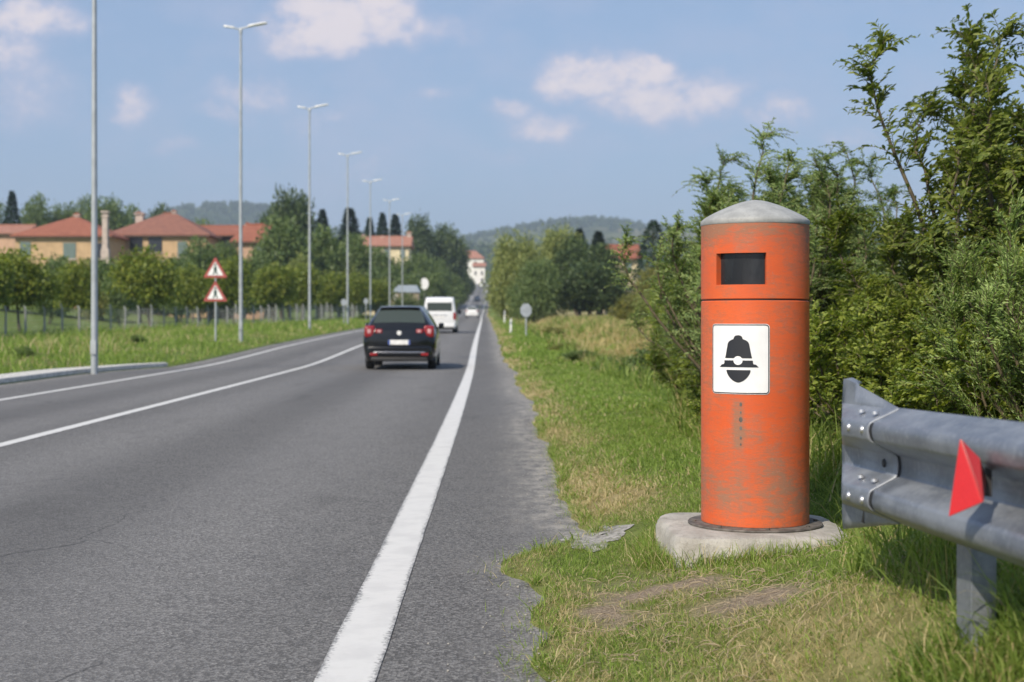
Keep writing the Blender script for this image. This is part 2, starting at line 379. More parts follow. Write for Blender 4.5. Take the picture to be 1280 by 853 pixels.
V = np.stack([oo + xr(yr)[:, None], yy_, zr(yr)[:, None] + camber], -1).reshape(-1, 3)
e_ = edge(yr)[:, None]
dust = np.clip(np.exp(-((oo-e_)/.30)**2)*1.0*sstep(7.5, 8.5, yy_) + .45*np.exp(-((oo-e_)/.12)**2) + .75*np.exp(-((oo-le_)/.35)**2), 0, 1)
me = np_mesh('road', V, grid_faces(len(yr), 60), smooth=True, attrs={'across': oo.ravel(), 'dust': dust.ravel()})
tag(link('road', me, m_road), kind='structure')

# painted lines, 4 mm above the asphalt
m_paint, t, b = material('worn white road paint')
w = worldco(t); n1_ = noise(t, w, 60, 5, .7); n2_ = noise(t, w, 4, 5, .65); n3_ = noise(t, w, 300, 2, .6)
at_w = node(t, 'ShaderNodeAttribute', attribute_name='rim')
pc = mixc(t, ramp(t, n2_, .3, .7), (.57,.56,.54), (.69,.68,.65))
wear = mth(t, 'ADD', mth(t, 'ADD', mth(t, 'MULTIPLY', n1_, .8), mth(t, 'MULTIPLY', n2_, .35)), mth(t, 'MULTIPLY', at_w.outputs['Fac'], .30))
pc = mixc(t, ramp(t, n2_, .52, .75, 0, .35), pc, (.36,.355,.34))
pc = mixc(t, ramp(t, wear, .72, .92, 0, .9), pc, (.13,.13,.13))
t.links.new(pc, b.inputs['Base Color']); b.inputs['Roughness'].default_value = .7; bump(t, b, n3_, .4, .003)
def line(name, o0, wdt, y0, y1):
    q = yr[(yr >= y0) & (yr <= y1)]; k = np.linspace(-1, 1, 7)
    jit = .003*vnoise(q, q*0, .35, 21)
    x = xr(q)[:, None] + o0 + (wdt/2 + jit[:, None])*k[None]
    V = np.stack([x, np.repeat(q[:, None], 7, 1), np.repeat((zr(q)+.004)[:, None], 7, 1)], -1).reshape(-1, 3)
    me = np_mesh(name, V, grid_faces(len(q), 7), smooth=True, attrs={'rim': np.repeat((np.abs(k)**4)[None], len(q), 0).ravel()})
    return tag(link(name, me, m_paint), kind='structure')
line('road_marking', -.50, .205, -12, 690)
line('road_marking', -4.73, .16, -12, 690)
line('road_marking', -7.37, .15, -12, 690)

# pale kerb of the lay-by on the far side and a crumbled patch of concrete at the near edge
m_conc = simple('pale concrete', (.55,.53,.49), .9, 0, .2, 9)
kb = MB(); ky = np.linspace(14, 36, 20)
V = []; F = []
for i, y in enumerate(ky):
    k = min(1, (36-y)/5); x0 = xr(y)+float(ledge(y))-.02; wd = .10+.5*k; z = float(zr(y))
    V += [(x0, y, z-.02), (x0, y, z+.11), (x0-wd, y, z+.125), (x0-wd-.02, y, z-.02)]
for i in range(19): F += [(i*4+k, i*4+k+1, i*4+k+5, i*4+k+4) for k in range(3)]
kb.add(V, F); tag(kb.build('kerb', m_conc, bevel=.012), kind='structure')
m_rub = simple('crumbled concrete', (.27,.258,.235), .95, 0, .45, 30)
ang = np.linspace(0, 2*np.pi, 41)[:-1]; rad = np.linspace(0, 1, 9)[1:]; AA, RR = np.meshgrid(ang, rad)
rr = RR*(1+.16*np.sin(3*AA+1)+.12*np.sin(7*AA)+.08*np.sin(13*AA)); PX, PY = .53+.17*rr*np.cos(AA), 7.66+.36*rr*np.sin(AA); PZ = np.maximum(ground(PX, PY), zr(PY)) + .012 - .007*RR**3 + .002*vnoise(PX, PY, .03, 77)
mbp = MB(); mbp.add([tuple(q) for q in np.stack([PX, PY, PZ], -1).reshape(-1, 3)] + [(.60, 7.66, float(ground(.60, 7.66))+.022)], [(k*40+a, k*40+(a+1) % 40, (k+1)*40+(a+1) % 40, (k+1)*40+a) for k in range(7) for a in range(40)] + [(a, (a+1) % 40, 320) for a in range(40)])
tag(mbp.build('gravel_patch', m_rub, smooth=True), label='crumbled patch of pale concrete at the ragged asphalt edge', cat='gravel', kind='stuff')
#PART2
# ----------------------------------------------------------------- the orange column on its slab
CX, CY, CR = 1.243, 6.83, .256
BZ = .222
CB = Vector((CX, CY, BZ))
tw = Vector((-CX, -CY, 0)).normalized(); rt = Vector((-tw.y, tw.x, 0))
if rt.x < 0: rt = -rt
def cyl(phi, r, z):  # phi 0 looks at the road-side viewer, positive to the right; local to the column's base
    p = tw*(math.cos(phi)*r) + rt*(math.sin(phi)*r); return (p.x, p.y, z)

m_or, t, b = material('weathered orange paint')
oc = objco(t); sx = node(t, 'ShaderNodeSeparateXYZ'); t.links.new(oc, sx.inputs[0])
scr = noise(t, oc, 15, 9, .82, (1, 1, 3.4)); blot = noise(t, oc, 5.5, 6, .6, (1, 1, .8)); fin = noise(t, oc, 70, 4, .7, (1, 1, 3)); big = noise(t, oc, 2.2, 3)
z = sx.outputs[2]
low = mth(t, 'MULTIPLY', ramp(t, z, .02, .10), ramp(t, z, .48, .22)); top = ramp(t, z, 1.27, 1.43); base_ = ramp(t, z, .06, .0)
bias = mth(t, 'ADD', mth(t, 'ADD', mth(t, 'MULTIPLY', low, .095), mth(t, 'MULTIPLY', top, .14)), mth(t, 'MULTIPLY', base_, .08))
side_ = (-math.sin(R_(-17.2))*tw + math.cos(R_(-17.2))*rt); front_ = (math.cos(R_(-17.2))*tw + math.sin(R_(-17.2))*rt)
def dot_(v):
    n = node(t, 'ShaderNodeVectorMath', operation='DOT_PRODUCT'); t.links.new(oc, n.inputs[0]); n.inputs[1].default_value = tuple(v); return n.outputs['Value']
run = mth(t, 'MULTIPLY', mth(t, 'MULTIPLY', ramp(t, mth(t, 'ABSOLUTE', dot_(side_)), .045, .008), ramp(t, dot_(front_), .1, .2)), mth(t, 'MULTIPLY', ramp(t, z, .33, .45), ramp(t, z, .64, .58)))
bias = mth(t, 'ADD', bias, mth(t, 'MULTIPLY', run, .13))
rust = mth(t, 'ADD', mth(t, 'ADD', mth(t, 'MULTIPLY', scr, .62), mth(t, 'MULTIPLY', blot, .38)), bias)
oc1 = mixc(t, ramp(t, big, .3, .7), (.62,.106,.029), (.71,.138,.038))
oc1 = mixc(t, ramp(t, fin, .35, .75, 0, .35), oc1, (.55,.085,.03))
oc2 = mixc(t, ramp(t, rust, .455, .62, 0, .66), oc1, (.33,.13,.075))
oc3 = mixc(t, ramp(t, rust, .575, .67, 0, .85), oc2, (.29,.15,.092))
oc3 = mixc(t, mth(t, 'MULTIPLY', ramp(t, fin, .58, .72), ramp(t, blot, .42, .6), True), oc3, (.33,.25,.19))
t.links.new(oc3, b.inputs['Base Color']); b.inputs['Roughness'].default_value = .5
t.links.new(ramp(t, rust, .5, .7, .38, .8), b.inputs['Roughness']); b.inputs['Specular IOR Level'].default_value = .4
bump(t, b, mth(t, 'ADD', scr, mth(t, 'MULTIPLY', fin, .4)), .25, .006)

m_cap, t, b = material('weathered grey cap')
oc = objco(t); n_ = noise(t, oc, 14, 6, .7); n2_ = noise(t, oc, 90, 4, .7)
c = mixc(t, ramp(t, n_, .3, .7), (.27,.275,.27), (.38,.385,.375)); c = mixc(t, ramp(t, n2_, .5, .75, 0, .5), c, (.19,.19,.185))
t.links.new(c, b.inputs['Base Color']); b.inputs['Roughness'].default_value = .65; bump(t, b, n2_, .25, .004)
m_dark = simple('dark rubber and joint shade', (.022,.022,.024), .6)
m_iron = simple('rusty grey iron', (.13,.115,.10), .75, .2, .4, 25)
m_white = simple('white sign foil', (.80,.80,.80), .35, 0, .05, 12)
m_ink = simple('black sign print', (.020,.022,.028), .45)

col = thing('speed_camera_column', 'weathered orange steel column with a grey domed cap and a helmet pictogram, on a concrete slab', 'column', CB)
def drum(name, z0, z1, hole=None, parent=None):
    """rolled steel drum; hole = (phi0, phi1, z0, z1) cut through with its own reveal"""
    ph = list(np.linspace(-math.pi, math.pi, 145)[:-1]); zs = [z0, z0+.004, z1-.004, z1]; rs = {z0: CR-.004, z1: CR-.004}
    if hole:
        ph = sorted([p for p in ph if min(abs(p-hole[0]), abs(p-hole[1])) > .012] + [hole[0], hole[1]]); zs = sorted(zs + [hole[2], hole[3]])
    n = len(ph); V = [cyl(p, rs.get(zz, CR), zz) for zz in zs for p in ph]; F = []
    for i in range(len(zs)-1):
        for k in range(n):
            if hole and hole[2]-1e-6 <= zs[i] < hole[3]-1e-6 and hole[0]-1e-6 <= ph[k] < hole[1]-1e-6: continue
            F.append((i*n+k, i*n+(k+1) % n, (i+1)*n+(k+1) % n, (i+1)*n+k))
    mb = MB(); mb.add(V, F)
    if hole:
        pp = np.linspace(hole[0], hole[1], 17)
        for zz in (hole[2], hole[3]):
            V = [cyl(p, r, zz) for p in pp for r in (CR, CR-.035)]; mb.add(V, [(2*i, 2*i+1, 2*i+3, 2*i+2) for i in range(16)])
        for p in (hole[0], hole[1]):
            mb.add([cyl(p, CR, hole[2]), cyl(p, CR-.035, hole[2]), cyl(p, CR-.035, hole[3]), cyl(p, CR, hole[3])], [(0, 1, 2, 3)])
    return mb.build(name, m_or, parent, smooth=True)
lowd = drum('lower_drum', .012, 1.068, None, col)
upd = drum('upper_drum', 1.074, 1.435, (R_(-44), R_(11.8), 1.142, 1.289), col)
MB().lathe([(CR-.012, 1.062), (CR-.006, 1.066), (CR-.006, 1.076), (CR-.012, 1.08)], 96).build('seam_band', m_dark, col, smooth=True)
# slot glass: dark polycarbonate set back in the drum
m_glass, t, b = material('dark slot glass')
n_ = noise(t, objco(t), 7, 5, .6, (1, 1, .4))
t.links.new(mixc(t, ramp(t, n_, .35, .7), (.010,.011,.013), (.035,.038,.042)), b.inputs['Base Color']); b.inputs['Roughness'].default_value = .22
pp = np.linspace(R_(-46), R_(13.8), 21); mb = MB()
mb.add([cyl(p, CR-.03, zz) for zz in (1.13, 1.30) for p in pp], [(i, i+1, 22+i, 21+i) for i in range(20)]); mb.build('slot_window', m_glass, upd, smooth=True)
# cap: lip and low dome
prof = [(CR-.02, 1.428), (CR+.001, 1.428), (CR+.003, 1.431), (CR+.003, 1.446), (CR, 1.452), (CR-.006, 1.457)]
prof += [(r, 1.553-.094*((r/.252)**2*.45+.55*(math.sqrt(r*r+.05**2)-.05)/.207)) for r in (.235,.21,.185,.16,.135,.11,.085,.06,.035,.015)] + [(0, 1.553)]
MB().lathe(prof, 96).build('cap', m_cap, col, smooth=True)
MB().lathe([(CR-.01, 1.420), (CR-.001, 1.421), (CR-.001, 1.4285), (CR-.01, 1.4285)], 96).build('cap_gasket', m_dark, col, smooth=True)
br = MB().lathe([(CR-.02, .0), (.318, .0), (.320, .006), (.316, .011), (CR+.006, .013), (CR-.02, .016)], 96).build('base_ring', m_iron, col, smooth=True)
# wrapped sign panel with the pictogram
PC = R_(-17.2)
def wrap(name, rows, r, mat, parent, nc=25, cx=0.):
    """rows: (z, half width in metres along the drum)"""
    V = [cyl(PC + (cx + hw*k)/CR, r, zz) for zz, hw in rows for k in np.linspace(-1, 1, nc)]
    mb = MB(); mb.add(V, [tuple(q) for q in grid_faces(len(rows), nc)]); return mb.build(name, mat, parent, smooth=True)
def rrect(h, w, rad, z0):
    out = []
    for a in np.linspace(0, math.pi/2, 7): out.append((z0-h+rad-rad*math.cos(a), w-rad+rad*math.sin(a)))
    return out + [(z0+h-(q-(z0-h)), s) for q, s in out[::-1]]
zc = .796
sp = wrap('sign_panel', rrect(.163, .1445, .018, zc), CR+.0025, m_white, col)
V = [cyl(PC+s*(w_)/CR, r_, zz) for zz, w_, r_, s in []]
def ring_rows(h, w_, rad, z0, th):
    o = []; 
    pts = []
    for cx_, cz_, a0 in ((w_-rad, h-rad, 0), (-(w_-rad), h-rad, 90), (-(w_-rad), -(h-rad), 180), (w_-rad, -(h-rad), 270)):
        for a in np.linspace(a0, a0+90, 7): pts.append((cx_, cz_, R_(a)))
    V = []
    for k in range(len(pts)):
        cx_, cz_, a = pts[k]
        V.append((cx_+rad*math.cos(a), cz_+rad*math.sin(a))); V.append((cx_+(rad-th)*math.cos(a), cz_+(rad-th)*math.sin(a)))
    # split the long straight runs so that they follow the drum
    outp = []
    for k in range(len(pts)):
        a0, a1 = V[2*k], V[2*k+1]; b0, b1 = V[(2*k+2) % len(V)], V[(2*k+3) % len(V)]
        for s in np.linspace(0, 1, 9)[:-1]:
            outp += [(a0[0]+(b0[0]-a0[0])*s, a0[1]+(b0[1]-a0[1])*s), (a1[0]+(b1[0]-a1[0])*s, a1[1]+(b1[1]-a1[1])*s)]
    n = len(outp)//2
    return [cyl(PC+x/CR, CR+.0038, z0+zz) for x, zz in outp], [(2*k, 2*k+1, (2*k+3) % (2*n), (2*k+2) % (2*n)) for k in range(n)]
mb = MB(); mb.add(*ring_rows(.1605, .142, .0165, zc, .0045)); mb.build('border', m_ink, sp, smooth=True)
K = .1406*.003825/1.0
HX = 1/.955
def hz_(zp): return zc + (425-zp)*K                 # picture row of the pictogram to height
def e_rows(pts, lo, hi, step=4):
    r = np.arange(lo, hi+.1, step); ws_ = np.interp(r, [p[0] for p in pts], [p[1] for p in pts])
    return [(hz_(q), max(.0002, w_*K*HX)) for q, w_ in zip(r, ws_)]
helm = [(219,0),(221,16),(226,26),(234,33),(243,36.5),(252,39),(256,48),(262,62),(270,74),(280,84),(292,90),(330,97),(380,106),(418,114)]
mb = MB()
def rows_to(mb, rows, r, nc=25):
    V = [cyl(PC + hw*k/CR, r, zz) for zz, hw in rows for k in np.linspace(-1, 1, nc)]; mb.add(V, [tuple(q) for q in grid_faces(len(rows), nc)])
rows_to(mb, e_rows(helm, 219, 418, 3), CR+.0045); mb.build('helmet_crown_print', m_ink, sp, smooth=True)
mb = MB(); rows_to(mb, e_rows([(437,120),(460,122),(469,126),(471,138),(474,148),(484,156),(495,168)], 437, 495, 2), CR+.0045); mb.build('helmet_brim_print', m_ink, sp, smooth=True)
mb = MB(); rows_to(mb, e_rows([(520,102),(535,100),(555,93),(575,81),(595,64),(610,46),(620,28),(626,12),(628,0)], 520, 628, 3), CR+.0045); mb.build('face_print', m_ink, sp, smooth=True)
mb = MB(); rows_to(mb, [(hz_(438)+38*K*math.cos(a), 38*K*HX*math.sin(a)+1e-5) for a in np.linspace(math.pi, 0, 25)], CR+.0056, 9); mb.build('badge_print', m_white, sp, smooth=True)
# rivet holes running down below the panel, each with its own run of rust
rv = MB()
for k, (zz, rr) in enumerate(((.585,.006),(.548,.004),(.515,.008),(.475,.006),(.43,.005),(.40,.004))):
    V = [cyl(PC+.012/CR+rr*math.cos(a)*1.1/CR, CR+.0012, zz+rr*1.6*math.sin(a)) for a in np.linspace(0, 2*math.pi, 13)[:-1]]; rv.add(V, [tuple(range(12))])
rv.build('bare_spots', m_iron, lowd)
bo = MB()
for a in range(8):
    q = a*math.pi/4+.2; p = cyl(q, .292, 0); bo = MB().lathe([(.010, .011), (.010, .019), (.0, .021)], 6, (p[0], p[1], 0)); bo.build('anchor_bolt', m_iron, br)

# slab
m_slab, t, b = material('old slab concrete')
oc = objco(t); n_ = noise(t, oc, 6, 7, .65); n2_ = noise(t, oc, 45, 5, .7)
c = mixc(t, ramp(t, n_, .3, .7), (.30,.28,.245), (.50,.475,.43)); c = mixc(t, ramp(t, n2_, .52, .75, 0, .6), c, (.19,.175,.15))
t.links.new(c, b.inputs['Base Color']); b.inputs['Roughness'].default_value = .95; bump(t, b, mth(t, 'ADD', n_, mth(t, 'MULTIPLY', n2_, .7)), .7, .02)
nn = 72; V = []; lev = [(0, -.16), (0, -.03), (-.018, -.006), (-.05, 0), (-.16, .002)]
def slab_r(a):
    hx, hy, p = .425, .47, 4.2; r = (abs(math.cos(a)/hx)**p + abs(math.sin(a)/hy)**p)**(-1/p)
    return r*(1 + .018*math.sin(5*a+1) + .014*math.sin(11*a+2) + .008*math.sin(23*a))
for (ins, zz) in lev:
    for k in range(nn):
        a = 2*math.pi*k/nn; r = slab_r(a)+ins; V.append((r*math.cos(a), r*math.sin(a), zz + (.004*math.sin(3*a) if zz > -.1 and ins > -.1 else 0)))
V.append((0, 0, .0))
F = [(i*nn+k, i*nn+(k+1) % nn, (i+1)*nn+(k+1) % nn, (i+1)*nn+k) for i in range(len(lev)-1) for k in range(nn)] + [((len(lev)-1)*nn+k, (len(lev)-1)*nn+(k+1) % nn, len(V)-1) for k in range(nn)]
mb = MB(); mb.add(V, F); sb = mb.build('concrete_slab', m_slab, smooth=True, loc=(CX-.02, CY, BZ-.002))
tag(sb, 'pale rough concrete slab with rounded corners under the orange column', 'slab')

# ----------------------------------------------------------------- guard rail
m_galv, t, b = material('weathered galvanised steel')
oc = objco(t); n_ = noise(t, oc, 5, 6, .6, (2, 1, 1)); n2_ = noise(t, oc, 55, 5, .7); n3_ = noise(t, oc, 18, 4, .6, (1, .15, 1.5))
c = mixc(t, ramp(t, n_, .3, .7), (.19,.208,.24), (.33,.352,.385)); c = mixc(t, ramp(t, n3_, .5, .75, 0, .55), c, (.14,.16,.20)); c = mixc(t, ramp(t, n2_, .48, .72, 0, .6), c, (.40,.42,.45))
t.links.new(c, b.inputs['Base Color']); b.inputs['Metallic'].default_value = .55; t.links.new(ramp(t, n_, .3, .7, .40, .58), b.inputs['Roughness']); bump(t, b, n2_, .12, .003)
m_bolt = simple('zinc bolt', (.55,.56,.58), .4, .8)
def smooth_prof(pts, n=4, rad=.008):
    out = []
    for i, p in enumerate(pts):
        if i in (0, len(pts)-1): out.append(p); continue
        a = Vector(pts[i-1])-Vector(p); c_ = Vector(pts[i+1])-Vector(p); r = min(rad, a.length*.45, c_.length*.45)
        A = Vector(p)+a.normalized()*r; C_ = Vector(p)+c_.normalized()*r
        for s in np.linspace(0, 1, n): out.append(tuple(A*(1-s)**2 + Vector(p)*2*s*(1-s) + C_*s*s))
    return out
WP = [(.004,.158),(-.006,.152),(-.078,.118),(-.084,.098),(-.078,.070),(-.004,.030),(0,.0),(-.004,-.030),(-.078,-.070),(-.084,-.098),(-.078,-.118),(-.006,-.152),(.004,-.158)]
WPS = smooth_prof(WP)
GY0, GX0, GK = 3.93, 1.113, -.060                    # the rail's line: x = GX0 + GK (y - GY0)
def rail_x(y): return GX0 + GK*(y-GY0)
def rail_z(y): return .797 + (GY0-y)*.022
gr = thing('guardrail', 'grey galvanised steel crash barrier on a post beside the grass, with rolled end piece', 'guardrail', (rail_x(3.5), 3.5, float(ground(rail_x(3.5), 3.5))))
go = gr.location
def sweep(prof, yv, off=0., zoff=None, thick=.004):
    """prof swept along the rail; returns shell mesh builder (local to the rail's origin)"""
    V = []; n = len(prof)
    for y in yv:
        for i, (dx, dz) in enumerate(prof):
            V.append((rail_x(y)+dx-off-go.x, y-go.y, rail_z(y)+dz-go.z))
    mb = MB(); mb.add(V, [tuple(q) for q in grid_faces(len(yv), n)]); return mb
bm_ = sweep(WPS, list(np.arange(-2.0, 3.95, .25)) + [4.03]); bo_ = bm_.build('beam', m_galv, gr, smooth=True)
sd = bo_.modifiers.new('solid', 'SOLIDIFY'); sd.thickness = .004; sd.offset = 0
# end piece lapped over the beam, its flat flanges growing towards the end
V = []; prof = WPS
for q_ in np.linspace(0, 1, 14):
    row = [(.060, .158, 1, 1), (.028, .158, 1, 1), (.004, .158, 1, 0)] + [(a, c_, 0, 0) for a, c_ in prof[1:-1]] + [(0.0, -.158, -1, 0), (.004, -.158, -1, 0)]
    for k_, (dx, dz, fl, curl) in enumerate(row):
        ye = 4.15 + (min(dx, .0)+.084)/.084*.27; y = 3.915 + (ye-3.915)*q_; g_ = (y-3.915)/(4.42-3.915)
        if fl > 0: dz = dz + .070*min(1, g_*1.1); dx = .004 + (dx-.004)*max(0, g_-.72)/.28; dz = dz - curl*(.012 if k_ == 0 else -.004)*max(0, g_-.72)/.28
        if fl < 0: dz = dz - .078*g_*(1 if k_ == len(row)-1 else .6)
        V.append((rail_x(y)+dx-.006-go.x, y-go.y, rail_z(y)+dz-go.z))
nrw = len(row)
mb = MB(); mb.add(V, [tuple(q) for q in grid_faces(14, nrw)]); ep = mb.build('end_piece', m_galv, gr, smooth=True)
sd = ep.modifiers.new('solid', 'SOLIDIFY'); sd.thickness = .005; sd.offset = 0
sweep([(a-.0028, c_) for a, c_ in WPS], [3.900, 3.912]).build('joint_shade', m_dark, gr, smooth=True)  # dark strip laid on the beam for the shadow line at the lap
def on_rail(dx, dz, y): return (rail_x(y)+dx-go.x, y-go.y, rail_z(y)+dz-go.z)
for y in (4.085, 3.965):
    for dz, dx in ((.098, -.094), (-.098, -.094)):
        c_ = on_rail(dx, dz, y); MB().lathe([(.0, -.004), (.008, -.003), (.012, .002), (.012, .010)], 12, c_, 'x').build('bolt', m_bolt, ep, smooth=True)
    for dz, dx in ((.136, -.050), (-.052, -.052)):
        c_ = on_rail(dx-.004, dz+.007, y); MB().lathe([(.011, -.002), (.010, .006), (.0, .009)], 12, c_).build('bolt', m_bolt, ep, smooth=True)
c_ = on_rail(-.012, .0, 4.02); MB().lathe([(.0, -.003), (.010, -.003), (.013, .002)], 12, c_, 'x').build('bolt', m_dark, ep)
mb = MB(); c_ = on_rail(-.008, -.170, 4.22); mb.box(c_[0]-.001, c_[0]+.004, c_[1]-.018, c_[1]+.018, c_[2]-.022, c_[2]+.022); mb.build('slot', m_iron, ep)
# C section post
def post(y):
    x = rail_x(y)+.012-go.x; yy = y-go.y; z0 = float(ground(rail_x(y), y))-.3-go.z; z1 = rail_z(y)+.10-go.z
    C = [(0, -.055), (0, .055), (.062, .055), (.062, .035), (.057, .035), (.057, .050), (.005, .050), (.005, -.050), (.057, -.050), (.057, -.035), (.062, -.035), (.062, -.055)]
    V = [(x+a, yy+c_, zz) for zz in (z0, z1) for a, c_ in C]; k = len(C)
    mb = MB(); mb.add(V, [(i, (i+1) % k, k+(i+1) % k, k+i) for i in range(k)] + [tuple(range(k))[::-1], tuple(range(k, 2*k))])
    return mb.build('post', m_galv, gr, bevel=.002)
post(3.50); post(1.45); post(-.6)
# red reflector folded into the valley of the beam
m_red, t, b = material('red reflector')
vv = noise(t, objco(t), 400, 2, .5)
t.links.new(mixc(t, ramp(t, vv, .3, .7), (.50,.010,.012), (.62,.018,.018)), b.inputs['Base Color']); b.inputs['Roughness'].default_value = .3; b.inputs['Coat Weight'].default_value = .4; b.inputs['Specular IOR Level'].default_value = .6
A = Vector((1.027, 3.15, .936)); B_ = Vector((1.002, 3.15, .764)); C_ = Vector((1.056, 3.09, .804)); D = Vector((1.108, 3.22, .838)); E = Vector((1.050, 3.12, .900))
rf = thing('reflector', 'red folded plate reflector fixed in the groove of the grey crash barrier', 'reflector', tuple(D))
def plate(name, pts, mat, th):
    pts = [p - D for p in pts]; nrm = (pts[1]-pts[0]).cross(pts[2]-pts[0]).normalized()
    n = len(pts); mb = MB(); mb.add(list(pts) + [p+nrm*th for p in pts], [tuple(range(n)), tuple(range(2*n-1, n-1, -1))] + [(i, n+i, n+(i+1) % n, (i+1) % n) for i in range(n)])
    return mb.build(name, mat, rf, bevel=.0015)
plate('front_plate', [A, B_, C_], m_red, -.004); m_redd = simple('darker red side', (.30,.008,.012), .35)
plate('side_plate', [A+Vector((.0005, .002, 0)), C_+Vector((.001, .0, 0)), D, E + Vector((.012, .012, -.006))], m_redd, .003)  # side plate in a darker red than the front plate
plate('bracket', [D+Vector((-.01, -.02, .03)), D+Vector((.004, -.03, .03)), D+Vector((.004, -.03, -.035)), D+Vector((-.01, -.02, -.035))], m_dark, .003)

# ----------------------------------------------------------------- street lamps
m_pole = simple('galvanised pole', (.40,.43,.45), .5, .3, .12, 3)
m_lampw = simple('pale lamp housing', (.62,.63,.63), .4)
def lamp_proto():
    r = thing('street_lamp', '', 'street lamp', group='street lamps along the far verge')
    MB().tube([(0,0,-.3),(0,0,.0),(0,0,2.2),(0,0,11.7)], [.078,.078,.070,.042], 14).build('pole', m_pole, r, smooth=True)
    MB().tube([(-.02,0,11.62),(.10,0,11.74),(.42,0,11.80)], [.034,.032,.028], 8).tube([(.02,0,11.62),(-.10,0,11.70),(-.30,0,11.74)], [.034,.03,.026], 8).lathe([(.056,11.5),(.06,11.52),(.06,11.72),(.03,11.76),(0,11.77)], 12).build('bracket', m_pole, r, smooth=True)
    for nm, x0, x1, zz, tl, hw in (('lamp_head', .28, .98, 11.80, .13, .15), ('lamp_head', -.24, -.64, 11.74, .07, .07)):
        mb = MB(); V = []
        for s in np.linspace(0, 1, 7):
            w_ = hw*(.45+.55*math.sin(min(1, s*1.6+.15)*math.pi/2))*(1-.5*max(0, s-.85)/.15); x = x0+(x1-x0)*s; zc_ = zz+tl*s; th = .055*(1-.35*s)
            V += [(x, -w_, zc_-.02), (x, -w_*.75, zc_+th*.8), (x, 0, zc_+th*1.1), (x, w_*.75, zc_+th*.8), (x, w_, zc_-.02), (x, 0, zc_-.035)]
        F = [(i*6+k, i*6+(k+1) % 6, (i+1)*6+(k+1) % 6, (i+1)*6+k) for i in range(6) for k in range(6)] + [tuple(range(6))[::-1], tuple(range(36, 42))]
        mb.add(V, F); mb.build(nm, m_lampw, r, smooth=True)
    bx = MB().box(-.06, .06, -.105, -.09, .5, .8); bx.build('service_hatch', m_pole, r)
    return r
LAMPS = [(118,31.5,'tall grey street lamp nearest the viewer, its pole running out of the picture top'),
         (301,53,'second street lamp from the viewer, standing just behind the two stacked warning triangles'),
         (387,74.7,'third street lamp from the viewer, beyond the second one and before the small round signs'),
         (434.5,97.5,'fourth street lamp from the viewer, standing left of the black hatchback'),
         (463,118.5,'fifth street lamp in the row, seen over the roof edge of the black hatchback'),
         (487,139.5,'sixth street lamp in the row, over the middle of the black hatchback'),
         (503,160.5,'seventh and smallest clearly seen street lamp, next to the blue roofed shed')]
lp = lamp_proto()
for i, (x, d, lab) in enumerate(LAMPS):
    o = lp if i == 0 else copy_tree(lp)
    X = px(x, d); o.location = (X, d, float(ground(X, d))); o['label'] = lab

# ----------------------------------------------------------------- road signs
m_signred = simple('red sign foil', (.36,.075,.065), .5); m_signback = simple('grey sign back', (.33,.36,.40), .5, .2)
m_figure = simple('dark sign figure', (.03,.07,.06), .5)
def tri_sign(z0, parent, yo):
    h = .90*math.sqrt(3)/2
    def tri(s, y0, y1, mat, nm, par):
        cz = z0+h/3; pts = [(-.45*s, cz-h/3*s), (.45*s, cz-h/3*s), (0, cz+2*h/3*s)]
        q = []
        for i in range(3):
            p, a, c_ = Vector(pts[i]), Vector(pts[i-1]), Vector(pts[(i+1) % 3]); d1 = (a-p).normalized()*.07*s; d2 = (c_-p).normalized()*.07*s
            for k in np.linspace(0, 1, 5): q.append(tuple((p+d1)*(1-k)**2 + p*2*k*(1-k) + (p+d2)*k*k))
        return MB().prism(q, y0, y1).build(nm, mat, par)
    p = tri(1, yo, yo+.012, m_signred, 'warning_triangle', parent)
    tri(.66, yo-.004, yo-.001, m_white, 'white_field', p)
    f = MB(); c_ = z0+.28
    f.lathe([(0.0, -.003), (.045, -.003), (.045, .001)], 14, (0, yo-.006, c_+.20), 'y')
    f.prism([(-.05, c_-.05), (-.06, c_+.13), (.06, c_+.13), (.05, c_-.05)], yo-.009, yo-.005)
    f.prism([(-.05, c_-.05), (-.10, c_-.16), (-.05, c_-.16), (0, c_-.06)], yo-.009, yo-.0052).prism([(.0, c_-.06), (.05, c_-.16), (.10, c_-.16), (.05, c_-.05)], yo-.009, yo-.0054)
    f.build('figure_print', m_figure, p)
d = 52.5; X = px(269.5, d); gz = float(ground(X, d))
ws_ = thing('warning_sign', 'pole with two red bordered warning triangles one above the other on the far verge', 'road sign', (X, d, gz))
MB().tube([(0, 0, -.2), (0, 0, pz(320, d)-gz-.1)], .035, 10).build('pole', m_pole, ws_, smooth=True)
tri_sign(pz(347.5, d)-gz, ws_, -.05); tri_sign(pz(377, d)-gz, ws_, -.05)
def plate_sign(name, x, d, ytop, w_, h_, lab, cat='road sign', shape='oct', mat=None, yb=None):
    X = px(x, d); gz = float(ground(X, d)); zt = pz(ytop, d)-gz
    r = thing(name, lab, cat, (X, d, gz))
    MB().tube([(0, 0, -.2), (0, 0, zt-.06)], .032, 8).build('pole', m_pole, r, smooth=True)
    n = 8 if shape == 'oct' else (24 if shape == 'round' else 4)
    a0 = math.pi/8 if n == 8 else (0 if n == 24 else math.pi/4); k = math.sqrt(2) if n == 4 else 1.04
    pts = [(k*w_/2*math.cos(a0+2*math.pi*i/n), zt-h_/2 + k*h_/2*math.sin(a0+2*math.pi*i/n)) for i in range(n)]
    p = MB().prism(pts, -.05, -.036).build('plate', mat or m_signback, r, bevel=.004)
    MB().box(-.05, .05, -.0355, .05, zt-h_/2-.02, zt-h_/2+.02).build('clamp', m_pole, r)
    return r
plate_sign('stop_sign', 657.5, 62, 379.5, .50, .60, 'grey rounded sign plate on a thin pole in the grass of the near verge')
